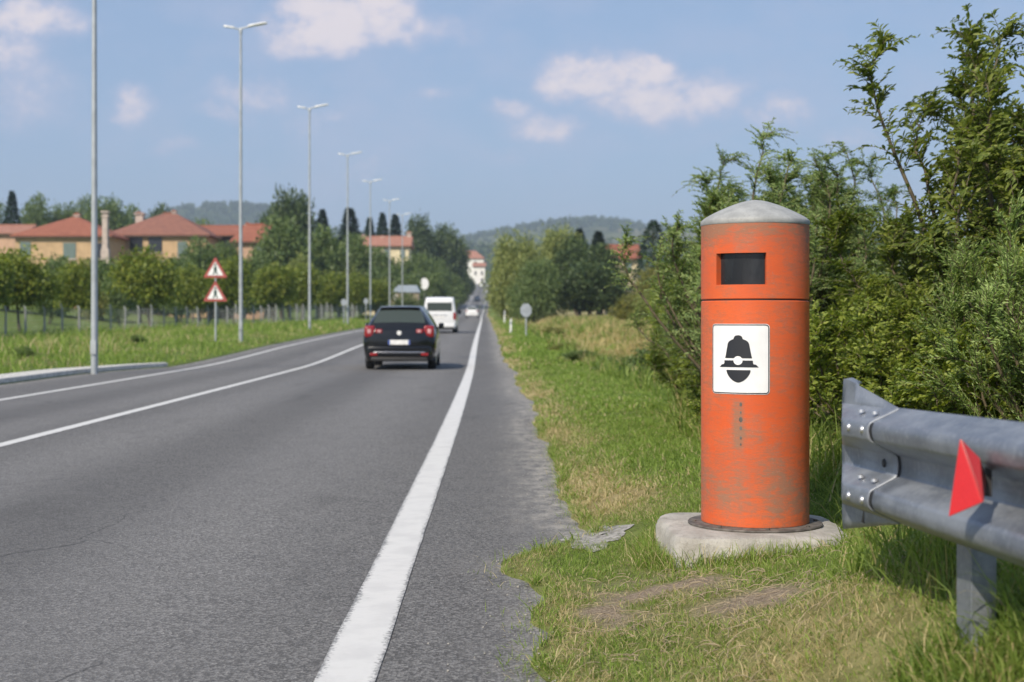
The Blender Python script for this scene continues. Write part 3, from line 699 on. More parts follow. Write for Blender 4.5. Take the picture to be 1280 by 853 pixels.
plate_sign('parking_sign', 430, 97, 374, .40, .45, 'small grey round sign seen from behind beside the fourth street lamp', shape='round')
plate_sign('parking_sign', 457.5, 118, 373, .40, .5, 'small pale sign plate seen from behind beside the fifth street lamp', shape='oct')
plate_sign('round_sign', 530.5, 215, 348, 1.25, 1.7, 'large white round sign beyond the blue roofed shed', shape='round', mat=m_white)
plate_sign('roadside_sign', 552.5, 300, 352, 1.2, 1.5, 'pale blurred sign board under the far trees on the opposite verge', shape='rect')
m_del = simple('white delineator plastic', (.72,.72,.70), .5)
def delineator(x, d, h, lab):
    X = px(x, d); gz = float(ground(X, d)); r = thing('delineator_post', lab, 'delineator post', (X, d, gz), group='white delineator posts on the near verge')
    MB().prism([(-.06, -.1), (.06, -.1), (.055, h), (-.03, h-.08)], -.04, .04).build('body', m_del, r, bevel=.01)
    MB().box(-.0595, .0575, -.043, -.0405, h-.30, h-.18).build('reflector_band', m_signback, r)
delineator(638.3, 68, .75, 'white delineator post on the near verge, left of the grey sign plate')
delineator(630.5, 110, 1.05, 'more distant white delineator post on the near verge, at the foot of the willow')
# ----------------------------------------------------------------- cars
def crom(P, n):
    """Catmull-Rom along axis 0, n points per span"""
    P = np.asarray(P, float); out = []
    for i in range(len(P)-1):
        p0, p1, p2, p3 = P[max(i-1, 0)], P[i], P[i+1], P[min(i+2, len(P)-1)]
        for s in np.linspace(0, 1, n+1)[:-1]:
            out.append(.5*((2*p1)+(-p0+p2)*s+(2*p0-5*p1+4*p2-p3)*s*s+(-p0+3*p1-3*p2+p3)*s**3))
    out.append(P[-1]); return np.array(out)
NS, NV = 6, 5
def car_grid(st):
    """stations (y, zb, wb, wm, zm, wk, zk, wr, zr, zt) -> dense surface points of the left+right ring"""
    C = []
    for (y, zb, wb, wm, zm, wk, zk, wr, zre, zt) in st:
        half = [(0, zb), (wb*.85, zb), (wb, zb+.05), (wm, zm), (wk, zk), (wr, zre), (wr*.82, zt), (0, zt+.012)]
        C.append([(x, y, z) for x, z in half])
    C = np.array(C)
    return np.transpose(crom(np.transpose(crom(C, NS), (1, 0, 2)), NV), (1, 0, 2))      # stations x ring
def mirrored(G): 
    L = G[:, ::-1][:, 1:].copy(); L[..., 0] *= -1
    return np.concatenate([G, L], 1)
def car_body(G, mat, parent):
    M = mirrored(G); nr, ncol = M.shape[:2]; V = list(map(tuple, M.reshape(-1, 3))); mb = MB()
    F = [tuple(q) for q in grid_faces(nr, ncol)] + [tuple(range(ncol))[::-1], tuple(range((nr-1)*ncol, nr*ncol))]
    mb.add(V, F); return mb.build('body', mat, parent, smooth=True)
def patch(G, s0, s1, v0, v1, mat, name, parent, off=.006, sides=(1,), inset=None, whole=False):
    """panel on the body between stations s0..s1 and ring positions v0..v1 (control units)"""
    if whole: M = mirrored(G); 
    for sd_ in sides:
        ii = np.linspace(s0*NS, s1*NS, 13); 
        P = []
        for a, i in enumerate(ii):
            i0 = int(min(math.floor(i), G.shape[0]-2)); fi = i-i0; row = G[i0]*(1-fi)+G[i0+1]*fi
            vv0, vv1 = (v0, v1) if not inset else (v0+inset[0]*a/12, v1+inset[1]*a/12)
            jj = np.linspace(vv0*NV, vv1*NV, 13); j0 = np.minimum(np.floor(jj).astype(int), G.shape[1]-2); fj = (jj-j0)[:, None]
            r = row[j0]*(1-fj)+row[j0+1]*fj
            if whole: l = r[::-1][1:].copy(); l[:, 0] *= -1; r = np.concatenate([r, l])
            P.append(r)
        P = np.array(P); 
        du = np.gradient(P, axis=0); dv = np.gradient(P, axis=1); nn_ = np.cross(dv, du); nn_ /= np.linalg.norm(nn_, axis=2, keepdims=True)+1e-9
        cen = np.array([0, P[..., 1].mean(), .6]); sgn = np.sign(np.sum(nn_*(P-cen), axis=2).mean()) or 1
        P = P + nn_*off*sgn
        if sd_ < 0: P = P*np.array([-1, 1, 1])
        mb = MB(); mb.add(list(map(tuple, P.reshape(-1, 3))), [tuple(q) for q in grid_faces(P.shape[0], P.shape[1])]); mb.build(name, mat, parent, smooth=True)
m_tyre = simple('tyre rubber', (.018,.018,.019), .8); m_rim = simple('alloy rim', (.42,.43,.45), .35, .7)
m_cglass, t, b = material('car glass'); b.inputs['Base Color'].default_value = (.045,.058,.050,1); b.inputs['Roughness'].default_value = .04; b.inputs['Specular IOR Level'].default_value = .6
m_tail = simple('red tail light', (.24,.008,.010), .15, 0, .05, 5, .5, .6); m_tailc = simple('clear tail lamp lens', (.55,.30,.30), .15)
m_black = simple('black car paint', (.004,.005,.007), .16, 0, .05, 3, .4, .35); m_wpaint = simple('white car paint', (.74,.75,.76), .3, 0, .04, 3, .5, .6)
m_plast = simple('dark bumper plastic', (.02,.02,.021), .55); m_plate = simple('white number plate', (.75,.75,.73), .4); m_blue = simple('blue plate strip', (.06,.10,.30), .4)
m_chrome = simple('chrome', (.6,.6,.62), .15, .9); m_silver = simple('grey car paint', (.30,.32,.36), .3, .4)
def wheel(x, y, r, w_, parent):
    tw_ = MB().lathe([(r*.62, -w_/2), (r*.92, -w_/2), (r, -w_/2+.03), (r, w_/2-.03), (r*.92, w_/2), (r*.62, w_/2)], 32, (x, y, r), 'x').build('wheel', m_tyre, parent, smooth=True)
    MB().lathe([(0, -w_/2-.004), (r*.3, -w_/2-.008), (r*.63, -w_/2-.002), (r*.63, w_/2+.002), (r*.3, w_/2+.008), (0, w_/2+.004)], 24, (x, y, r), 'x').build('rim', m_rim, tw_, smooth=True)
def rbox(x0, x1, y0, y1, z0, z1, mat, name, parent, bev=.03): return MB().box(x0, x1, y0, y1, z0, z1).build(name, mat, parent, bevel=bev, smooth=True, seg=3)

hb = thing('parked_car', '', 'car')
hb.name = 'hatchback_car'
hb['label'] = 'black five door hatchback with red tail lights, driving away in the near lane'
ST = [ # y, zb, wb, wm, zm, wk, zk, wr, zr(edge), zt
 (.00,.38,.58,.69,.56,.69,.78,.60,.90,.93), (.06,.27,.72,.83,.57,.79,.84,.655,1.00,1.03), (.17,.22,.79,.87,.57,.83,.90,.62,1.20,1.23), (.34,.20,.82,.88,.55,.845,.94,.515,1.415,1.475),
 (.60,.20,.83,.88,.55,.855,.96,.53,1.455,1.515), (1.2,.20,.83,.88,.55,.86,.98,.54,1.470,1.535), (1.9,.20,.83,.88,.55,.86,.98,.575,1.460,1.515), (2.35,.20,.83,.88,.55,.855,.97,.60,1.28,1.33),
 (2.85,.20,.82,.875,.55,.84,.93,.66,1.00,1.03), (3.5,.22,.80,.86,.55,.80,.84,.62,.90,.92), (3.95,.26,.72,.78,.52,.72,.72,.54,.78,.80), (4.12,.36,.55,.62,.5,.58,.62,.45,.66,.67)]
G = car_grid(ST); body = car_body(G, m_black, hb)
patch(G, 1.5, 2.72, 5.38, 7, m_cglass, 'rear_window', hb, .006, whole=True)
patch(G, 3.2, 5.0, 4.15, 4.9, m_cglass, 'side_window', hb, .006, (1, -1)); patch(G, 5.1, 6.8, 4.15, 4.9, m_cglass, 'side_window', hb, .006, (1, -1))
patch(G, 6.15, 7.8, 5.2, 7, m_cglass, 'windscreen', hb, .006, whole=True)
for s in (-1, 1):
    a, c_ = sorted((s*.58, s*.835)); rbox(a, c_, .0, .22, .77, 1.06, m_tail, 'tail_light', hb, .05)
    a, c_ = sorted((s*.665, s*.775)); tl = rbox(a, c_, -.006, .05, .86, .985, m_tailc, 'lens', hb, .03); tl.parent = hb
    a, c_ = sorted((s*.40, s*.575)); rbox(a, c_, -.012, .04, .87, .975, m_tail, 'boot_light', hb, .025)
    a, c_ = sorted((s*.435, s*.52)); rbox(a, c_, -.017, .0, .89, .955, m_tailc, 'lens', hb, .015)
    a, c_ = sorted((s*.52, s*.70)); rbox(a, c_, -.045, .02, .335, .405, m_tail, 'bumper_reflector', hb, .015)
    a, c_ = sorted((s*.86, s*1.0)); mr_ = rbox(a, c_, 2.1, 2.25, .98, 1.12, m_black, 'wing_mirror', hb, .04)
    wheel(s*.755, .78, .31, .20, hb); wheel(s*.755, 3.35, .31, .20, hb)
rbox(-.77, .77, -.035, .16, .30, .575, m_black, 'rear_bumper', hb, .05); rbox(-.62, .62, -.043, .05, .405, .435, m_chrome, 'bumper_trim', hb, .012); rbox(-.68, .68, -.02, .14, .20, .31, m_plast, 'diffuser', hb, .03)
pl = rbox(-.26, .26, -.02, .0, .60, .715, m_plate, 'number_plate', hb, .006); rbox(-.262, -.215, -.022, -.018, .602, .713, m_blue, 'plate_strip', pl, 0); rbox(.215, .262, -.022, -.018, .602, .713, m_blue, 'plate_strip', pl, 0)
MB().lathe([(0, -.012), (.05, -.011), (.056, -.004), (.056, .01)], 24, (0, -.004, .88), 'y').build('round_badge', m_plate, hb, smooth=True)
rbox(-.17, .17, .325, .37, 1.455, 1.485, m_tail, 'brake_light', hb, .008)
rbox(-.46, .46, .25, .50, 1.472, 1.502, m_black, 'spoiler', hb, .012)
hb.location = (px(499, 34), 34.0, float(zr(34))+.004); hb.rotation_euler = (0, 0, R_(.3))

van = thing('van', 'white high roofed passenger van driving away, half hidden by the black hatchback', 'van')
SV = [(.00,.42,.66,.74,.6,.76,.95,.66,1.60,1.70), (.05,.30,.78,.84,.6,.84,.98,.72,1.70,1.80), (.16,.24,.82,.87,.6,.865,1.0,.74,1.76,1.86), (.5,.22,.83,.88,.6,.87,1.02,.745,1.80,1.89), (1.4,.22,.83,.88,.6,.87,1.02,.745,1.80,1.90),
      (2.6,.22,.83,.88,.6,.87,1.02,.735,1.78,1.87), (3.15,.22,.83,.88,.6,.86,1.0,.70,1.45,1.52), (3.6,.22,.82,.875,.6,.84,.98,.66,1.06,1.10), (4.15,.24,.78,.84,.6,.78,.86,.58,.94,.97), (4.4,.38,.6,.68,.56,.64,.70,.48,.76,.78)]
Gv = car_grid(SV); car_body(Gv, m_wpaint, van)
rbox(-.66, .66, -.012, .06, 1.15, 1.62, m_cglass, 'rear_window', van, .04); rbox(-.80, .80, -.05, .15, .30, .50, m_wpaint, 'rear_bumper', van, .05); rbox(-.72, .72, -.03, .12, .22, .31, m_plast, 'bumper_foot', van, .02)
pl = rbox(-.26, .26, -.016, .02, .78, .90, m_plate, 'number_plate', van, .006); rbox(-.4, .4, -.03, .02, .93, .96, m_chrome, 'handle_bar', van, .01)
for s in (-1, 1):
    a, c_ = sorted((s*.70, s*.86)); rbox(a, c_, -.012, .16, .70, 1.08, m_tail, 'tail_light', van, .03)
    a, c_ = sorted((s*.87, s*1.05)); rbox(a, c_, 2.9, 3.02, 1.02, 1.25, m_plast, 'wing_mirror', van, .04)
    wheel(s*.76, .85, .32, .21, van); wheel(s*.76, 3.6, .32, .21, van)
patch(Gv, 2.2, 3.8, 4.15, 4.85, m_cglass, 'side_window', van, .006, (1, -1)); patch(Gv, 3.95, 5.0, 4.15, 4.85, m_cglass, 'side_window', van, .006, (1, -1)); patch(Gv, 5.15, 6.85, 5.2, 7, m_cglass, 'windscreen', van, .006, whole=True)
van.location = (px(549.5, 74.5), 74.5, float(zr(74.5))+.004)

def far_car(x, d, mat, lab, group=None, face=1):
    r = thing('distant_car', lab, 'car', group=group); car_body(G, mat, r)
    patch(G, 1.35, 2.86, 5.25, 7, m_cglass, 'rear_window', r, .006, whole=True); patch(G, 6.15, 7.8, 5.2, 7, m_cglass, 'windscreen', r, .006, whole=True)
    for s in (-1, 1):
        a, c_ = sorted((s*.6, s*.83)); rbox(a, c_, 0, .2, .77, 1.03, m_tail, 'tail_light', r, .04)
        wheel(s*.755, .78, .31, .20, r); wheel(s*.755, 3.35, .31, .20, r)
    rbox(-.77, .77, -.03, .16, .30, .56, mat, 'rear_bumper', r, .04); rbox(-.26, .26, -.05, .0, .62, .72, m_plate, 'number_plate', r, .006)
    X = px(x, d); r.location = (X, d, float(zr(d))+.004)
    if face < 0: r.rotation_euler = (0, 0, math.pi); r.location.y += 4
    return r
far_car(590, 190, m_wpaint, 'white car beyond the van, driving away in the near lane')
far_car(596.5, 415, m_silver, 'tiny silver car far up the road, beyond the white car')
far_car(603, 560, m_black, 'tiny dark car at the top of the road, in front of the white house')
far_car(601, 530, m_wpaint, 'tiny pale car at the top of the road, just below the dark one')
far_car(585.5, 500, m_wpaint, 'tiny white car coming down the opposite lane far away', face=-1)
#PART4
# ----------------------------------------------------------------- plants
LEAF = {
 'plum': leaf_material('plum leaves', [(0.077, 0.112, 0.021), (0.154, 0.201, 0.035), (0.245, 0.277, 0.059), (0.378, 0.295, 0.071)], 0.38, .5),
 'hedge': leaf_material('hedge leaves', [(0.103, 0.15, 0.026), (0.214, 0.273, 0.048), (0.347, 0.39, 0.079), (0.417, 0.416, 0.1)], 0.4, .6),
 'ash': leaf_material('feathery leaves', [(0.123, 0.192, 0.072), (0.219, 0.302, 0.104), (0.333, 0.406, 0.151)], 0.4, .5),
 'buck': leaf_material('grey green narrow leaves', [(0.133, 0.205, 0.056), (0.25, 0.345, 0.105), (0.39, 0.491, 0.182), (0.5, 0.5, 0.239)], 0.35, .8),
 'row': leaf_material('orchard tree leaves', [(0.076, 0.117, 0.016), (0.159, 0.208, 0.028), (0.289, 0.311, 0.05), (0.366, 0.319, 0.069)], 0.3, .3),
 'bush': leaf_material('mixed broad leaves', [(0.07, 0.113, 0.036), (0.126, 0.183, 0.059), (0.203, 0.26, 0.086)], 0.3, .3),
 'willow': leaf_material('willow leaves', [(0.129, 0.165, 0.046), (0.226, 0.266, 0.079), (0.348, 0.374, 0.129)], 0.3, .3),
 'dark': leaf_material('dark broad leaves', [(0.033, 0.061, 0.021), (0.07, 0.108, 0.036), (0.121, 0.164, 0.057)], 0.25, .3),
 'conifer': leaf_material('conifer needles', [(0.014, 0.036, 0.016), (0.029, 0.065, 0.025), (0.054, 0.1, 0.036)], .1, .3),
 'golden': leaf_material('yellowing leaves', [(0.096, 0.114, 0.026), (0.186, 0.198, 0.048), (0.324, 0.288, 0.078)], 0.3, .3),
}
m_bark = simple('bark', (.10,.080,.062), .9, 0, .35, 12)
m_twig = simple('green brown twigs', (.105,.085,.05), .8, 0, .3, 20)
def norm(a): return a/(np.linalg.norm(a, axis=-1, keepdims=True)+1e-9)
def rvec(n): return norm(rng.normal(size=(n, 3)))
def leaves_mesh(base, dirs, nrm, L, Wd, fold=.22):
    """one folded leaf per row: six corners, two quads"""
    n = len(base); dirs = norm(dirs); side = norm(np.cross(dirs, nrm)); up = np.cross(side, dirs)
    L = np.broadcast_to(np.asarray(L, float), (n,))[:, None]; Wd = np.broadcast_to(np.asarray(Wd, float), (n,))[:, None]
    p0 = base; p3 = base + dirs*L - up*L*.12
    m1 = base + dirs*L*.38; m2 = base + dirs*L*.72 - up*L*.04
    a = m1 + side*Wd*.5 + up*Wd*fold; a2 = m2 + side*Wd*.40 + up*Wd*fold*.8
    c = m1 - side*Wd*.5 + up*Wd*fold; c2 = m2 - side*Wd*.40 + up*Wd*fold*.8
    V = np.stack([p0, a, a2, p3, c2, c], 1).reshape(-1, 3)
    i = np.arange(n)[:, None]*6
    Q = np.concatenate([i+np.array([[0,1,2,3]]), i+np.array([[0,3,4,5]])])
    return V, Q
def quad_leaves(base, dirs, nrm, L, Wd):
    n = len(base); dirs = norm(dirs); side = norm(np.cross(dirs, nrm))
    L = np.broadcast_to(np.asarray(L, float), (n,))[:, None]; Wd = np.broadcast_to(np.asarray(Wd, float), (n,))[:, None]
    V = np.stack([base, base+dirs*L*.5+side*Wd*.5, base+dirs*L, base+dirs*L*.5-side*Wd*.5], 1).reshape(-1, 3)
    return V, np.arange(n*4).reshape(-1, 4)
def tubes(paths, r0, r1, n=5):
    """paths: (k, m, 3) polylines -> tapered tubes"""
    k, m, _ = paths.shape; d = norm(np.gradient(paths, axis=1)); ref = np.where(np.abs(d[..., 2:3]) < .9, np.array([0,0,1.]), np.array([1.,0,0]))
    a = norm(np.cross(d, ref)); b_ = np.cross(d, a); t_ = np.linspace(0, 1, m)[None, :, None, None]
    r0 = np.broadcast_to(np.asarray(r0, float), (k,))[:, None, None, None]; r1 = np.broadcast_to(np.asarray(r1, float), (k,))[:, None, None, None]
    rad = r0*(1-t_)+r1*t_; th = np.linspace(0, 2*np.pi, n+1)[:-1]
    V = paths[:, :, None]+ (a[:, :, None]*np.cos(th)[None, None, :, None] + b_[:, :, None]*np.sin(th)[None, None, :, None])*rad
    F = grid_faces(m, n, True); Q = (np.arange(k)[:, None, None]*(m*n) + F[None]).reshape(-1, 4)
    return V.reshape(-1, 3), Q
def cat_(parts):
    V, Q, o = [], [], 0
    for v, q in parts: V.append(v); Q.append(q+o); o += len(v)
    return np.concatenate(V), np.concatenate(Q)
def shrub_meshes(H, R, stems, twigs, per, L, Wd, up=.55, arch=.35, twig_len=.35, droop=.12, low=.05, sub=0, spiky=0.):
    """arching stems from one root, side twigs, leaves set along them"""
    m = 12; t_ = np.linspace(0, 1, m)
    az = rng.uniform(0, 2*np.pi, stems); rad = R*np.sqrt(rng.uniform(.0, 1, stems)); h = H*(1-.42*(rad/R)**2)*rng.uniform(.72, 1.0, stems)
    root = np.stack([np.cos(az)*rad*.35, np.sin(az)*rad*.35, np.zeros(stems)], 1)
    tip = np.stack([np.cos(az)*rad*1.0, np.sin(az)*rad*1.0, h], 1)
    bend = np.stack([np.cos(az), np.sin(az), np.zeros(stems)], 1)*(arch*R*rng.uniform(.2, 1, stems))[:, None] + rng.normal(size=(stems, 3))*.05*R
    P = root[:, None]*(1-t_)[None, :, None] + tip[:, None]*t_[None, :, None] + np.array([0,0,1.])*0
    P[..., 2] = h[:, None]*np.sin(t_*np.pi/2*.95)[None]/math.sin(math.pi/2*.95)
    P += bend[:, None]*(np.sin(t_*np.pi*.8)**2)[None, :, None]
    P += np.cumsum(rng.normal(size=(stems, m, 3))*.012*H, 1)*t_[None, :, None]
    parts = [tubes(P, .006+.006*H, .0025)]
    # twigs
    s = rng.integers(0, stems, stems*twigs); tt = low+(1-low)*rng.uniform(0, 1, len(s))**.75
    f = tt*(m-1); i0 = np.minimum(f.astype(int), m-2); fr_ = (f-i0)[:, None]
    base = P[s, i0]*(1-fr_)+P[s, i0+1]*fr_; sd_ = norm(P[s, i0+1]-P[s, i0])
    dr = rvec(len(s)); dr -= sd_*np.sum(dr*sd_, 1)[:, None]; dr = norm(norm(dr)*(1-up)+sd_*up + np.array([0,0,.25]))
    ln = twig_len*rng.uniform(.5, 1.25, len(s))*(1-.45*tt)
    tm = 6; tq = np.linspace(0, 1, tm)
    T_ = base[:, None]+dr[:, None]*(ln[:, None]*tq[None])[..., None]; T_[..., 2] -= (droop*ln)[:, None]*(tq**2)[None]*2
    T_ += np.cumsum(rng.normal(size=T_.shape)*.02, 1)*ln[:, None, None]*tq[None, :, None]
    parts.append(tubes(T_, .0035, .0014, 3))
    # stems' own tips carry leaves too
    k = np.repeat(np.arange(len(s)), per); q = np.tile((np.arange(per)+.6)/per, len(s)); q = np.clip(q+rng.normal(size=len(q))*.04, .02, 1)
    f = q*(tm-1); i0 = np.minimum(f.astype(int), tm-2); fr_ = (f-i0)[:, None]
    lb = T_[k, i0]*(1-fr_)+T_[k, i0+1]*fr_; ld = norm(T_[k, i0+1]-T_[k, i0])
    sideways = norm(np.cross(ld, rvec(1)[0]+np.array([0,0,2.]))) * np.where(np.arange(len(k)) % 2 == 0, 1, -1)[:, None]
    lt = norm(ld*(.55+spiky) + sideways*(.75-spiky*.5) + rvec(len(k))*.38 + np.array([0,0,.05]))
    outw = lb*np.array([1,1,0])/(np.hypot(lb[:,0],lb[:,1])[:,None]+.05); ln_ = norm(np.array([0,0,.75])+outw*.7+rvec(len(k))*.6)
    Lk = L*rng.uniform(.6, 1.15, len(k))*(1-.3*q); A_ = leaves_mesh(lb, lt, ln_, Lk, Wd*Lk/L)
    # leaves along the upper stem
    n2 = stems*per*3; s2 = rng.integers(0, stems, n2); t2 = rng.uniform(.45, 1, n2); f = t2*(m-1); i0 = np.minimum(f.astype(int), m-2); fr_ = (f-i0)[:, None]
    lb = P[s2, i0]*(1-fr_)+P[s2, i0+1]*fr_; ld = norm(P[s2, i0+1]-P[s2, i0]); lt = norm(ld*(.5+spiky)+rvec(n2)*.9)
    Lk = L*rng.uniform(.6, 1.1, n2)*(1.15-.45*t2); B2 = leaves_mesh(lb, lt, norm(np.array([0,0,1.])+rvec(n2)*.6), Lk, Wd*Lk/L)
    return cat_(parts), cat_([A_, B2])
def plant(name, cat, label, X, Y, meshes, leafm, rz=0., sc=1., group=None, stemm=None, trunk='stems', crown='foliage', zoff=-.03, z=None):
    r = thing(name, label, cat, (X, Y, (float(ground(X, Y)) if z is None else z)+zoff), rz, group)
    r.scale = (sc, sc, sc) if isinstance(sc, (int, float)) else sc
    o1 = bpy.data.objects.new(trunk, meshes[0]); COL.objects.link(o1); o1.parent = r
    o2 = bpy.data.objects.new(crown, meshes[1]); COL.objects.link(o2); o2.parent = r
    if not meshes[0].materials: meshes[0].materials.append(stemm or m_twig)
    if not meshes[1].materials: meshes[1].materials.append(leafm)
    return r
def mk(nm, mm, smooth0=True):
    return np_mesh(nm+' stems', *mm[0], smooth=True), np_mesh(nm+' leaves', *mm[1])

# the hedge on the near side, shrub by shrub
plumA = mk('plum', shrub_meshes(3.25, 1.15, 30, 60, 15, .080, .028, .52, .5, .54, .22, .05))
hedgeA = mk('hedge', shrub_meshes(2.1, 1.0, 60, 44, 13, .064, .034, .45, .45, .34, .15, .0))
hedgeB = mk('hedge', shrub_meshes(1.25, .75, 48, 34, 13, .055, .030, .42, .5, .28, .15, .0))
ashA = mk('feathery', shrub_meshes(3.3, 1.1, 56, 52, 20, .056, .016, .54, .6, .52, .22, .15))
buckA = mk('buckthorn', shrub_meshes(1.75, .75, 52, 40, 22, .050, .0105, .66, .25, .36, .05, .0, spiky=.2))
HG = 'shrubs of the hedge beside the near verge'
for (nm, ms, mt, X, Y, rz, sc, lab) in [
 ('plum_bush', plumA, 'plum', 3.55, 9.7, .3, .93, 'tallest shrub of the hedge, with long arching leafy shoots against the sky'),
 ('plum_bush', plumA, 'plum', 4.3, 10.4, 2.2, .96, 'tall leafy shrub at the picture edge behind the arching one'),
 ('plum_bush', plumA, 'plum', 3.9, 12.4, 4.0, .70, 'dark leafy shrub between the arching shrub and the feathery ones'),
 ('feathery_bush', ashA, 'ash', 2.50, 12.9, .0, .88, 'feathery pale green shrub rising straight behind the orange column'),
 ('feathery_bush', ashA, 'ash', 3.2, 13.4, 1.9, .9, 'feathery shrub with upright sprays right of the column cap'),
 ('feathery_bush', ashA, 'ash', 3.25, 16.2, 3.4, .95, 'thin feathery shrub seen left of and beyond the column cap'),
 ('leafy_bush', hedgeA, 'hedge', 2.80, 17.6, .0, .78, 'rounded leafy shrub at the far end of the hedge, left of the column'),
 ('leafy_bush', hedgeA, 'hedge', 3.05, 15.4, 1.1, .85, 'broad leafy shrub behind the column, under the feathery ones'),
 ('leafy_bush', hedgeA, 'hedge', 2.62, 11.3, 2.3, .70, 'leafy shrub right beside the column, full of yellow green leaves'),
 ('leafy_bush', hedgeA, 'hedge', 2.95, 9.9, 3.6, .66, 'leafy shrub at the foot of the arching shoots, above the barrier end'),
 ('leafy_bush', hedgeA, 'hedge', 3.6, 8.7, 5.0, .72, 'dense leafy shrub behind the narrow leaved grey green one'),
 ('leafy_bush', hedgeA, 'hedge', 4.3, 13.2, 4.4, .86, 'leafy shrub filling the back of the hedge behind the arching one'),
 ('leafy_bush', hedgeA, 'hedge', 3.9, 16.8, .7, .95, 'leafy shrub at the back of the hedge, half hidden by the feathery sprays'),
 ('low_bush', hedgeB, 'hedge', 2.45, 14.0, .5, .75, 'low rounded shrub in front of the hedge, left of the column foot'),
 ('low_bush', hedgeB, 'hedge', 2.0, 10.6, 1.5, .62, 'small low shrub peeping out on the right of the column foot'),
 ('low_bush', hedgeB, 'hedge', 2.40, 8.9, 2.9, .80, 'low leafy shrub just beyond the end of the crash barrier'),
 ('low_bush', hedgeB, 'hedge', 2.75, 7.5, 4.1, .80, 'low dark shrub right behind the crash barrier beam'),
 ('narrow_leaved_bush', buckA, 'buck', 3.0, 7.1, .4, .90, 'grey green narrow leaved shrub leaning over the crash barrier at the picture edge'),
 ('narrow_leaved_bush', buckA, 'buck', 3.15, 8.0, 2.4, .9, 'grey green narrow leaved shrub with upright tips under the arching shoots'),
 ('narrow_leaved_bush', buckA, 'buck', 2.75, 5.9, 4.2, .62, 'narrow leaved shrub lowest and nearest to the viewer behind the barrier'),
]:
    plant(nm, 'bush', lab, X, Y, ms, LEAF[mt], rz, sc, HG)

# trees: trunk with limbs, crown of leaf clumps
def crown_tree(Ht, Rc, base, clumps, per, L, lobes=7, flat=1.0, ragged=.3, trunk_r=.14, droop=0., aspect=.55, bottom=.0):
    cz = (Ht+base)/2; hz2 = (Ht-base)/2
    lob = rvec(lobes)*np.array([Rc*.48, Rc*.48, hz2*.45]) + np.array([0,0,cz]); lr = rng.uniform(.45, .68, lobes)
    k = rng.integers(0, lobes, clumps); d = rvec(clumps); d[:, 2] = np.where(d[:, 2] < -.4, d[:, 2]*.5, d[:, 2])
    rr = rng.uniform(.55, 1.0, clumps)**.6*(1+ragged*np.clip(rng.normal(size=clumps), -1.2, 1.0)*.35)
    cpos = lob[k] + d*np.array([Rc, Rc, hz2*flat])*(lr[k]*rr)[:, None]
    hi = cpos[:, 2] > Ht-.02*Ht; cpos[hi] = lob[k[hi]] + (cpos[hi]-lob[k[hi]])*.5
    cpos[:, 2] = np.maximum(cpos[:, 2], base+rng.uniform(-.1, .25, clumps)*hz2)
    csz = Rc*rng.uniform(.10, .24, clumps)
    i = np.repeat(np.arange(clumps), per); off = np.clip(rng.normal(size=(len(i), 3)), -1.5, 1.5)*.62*csz[i][:, None]
    bp = cpos[i]+off; bp[:, 2] -= droop*np.abs(rng.normal(size=len(i)))*csz[i]
    dr = norm(norm(off)+rvec(len(i))*.8+np.array([0,0,-.15-droop])); Lk = L*rng.uniform(.55, 1.3, len(i))
    lv = quad_leaves(bp, dr, norm(rvec(len(i))+np.array([0,0,.9])), Lk, Lk*aspect)
    m = 8; t_ = np.linspace(0, 1, m)
    tr_ = np.zeros((1, m, 3)); tr_[0, :, 2] = t_*(cz+hz2*.3); tr_[0, :, 0] = .12*Rc*np.sin(t_*2.5); parts = [tubes(tr_, trunk_r*1.15, trunk_r*.35, 10)]
    nl_ = 14; sel = rng.integers(0, clumps, nl_); st = np.stack([.12*Rc*np.sin(t_[3]*2.5)*np.ones(nl_), np.zeros(nl_), rng.uniform(base*.85, cz, nl_)], 1)
    lm = st[:, None]*(1-t_)[None, :, None]+cpos[sel][:, None]*t_[None, :, None]; lm[..., 2] += (np.sin(t_*np.pi)*.12*Rc)[None]
    parts.append(tubes(lm, trunk_r*.4, trunk_r*.08, 6))
    return cat_(parts), lv
def conifer_tree(Ht, Rc, tiers, per, L, base=.06):
    n = tiers*per; z = rng.uniform(base, 1, n)**.9; a = rng.uniform(0, 2*np.pi, n)
    prof = ((1-z)**.9 if Rc/Ht < .3 else (1-z)**.68)*(.72+.28*np.sin(z*tiers*2*np.pi*.5)**2)*(.85+.2*np.sin(a*5+z*40)); r = Rc*prof*rng.uniform(.25, 1, n)**.4
    bp = np.stack([np.cos(a)*r, np.sin(a)*r, z*Ht - .10*r], 1); dr = norm(np.stack([np.cos(a), np.sin(a), -.25+.6*rng.normal(size=n)*.4], 1)+rvec(n)*.3)
    Lk = L*rng.uniform(.6, 1.3, n)*(.5+.5*(1-z)); lv = quad_leaves(bp, dr, norm(np.array([0,0,1.])+rvec(n)*.5), Lk, Lk*.45)
    m = 5; tr_ = np.zeros((1, m, 3)); tr_[0, :, 2] = np.linspace(0, Ht*.97, m)
    return tubes(tr_, Ht*.018, .02, 8), lv
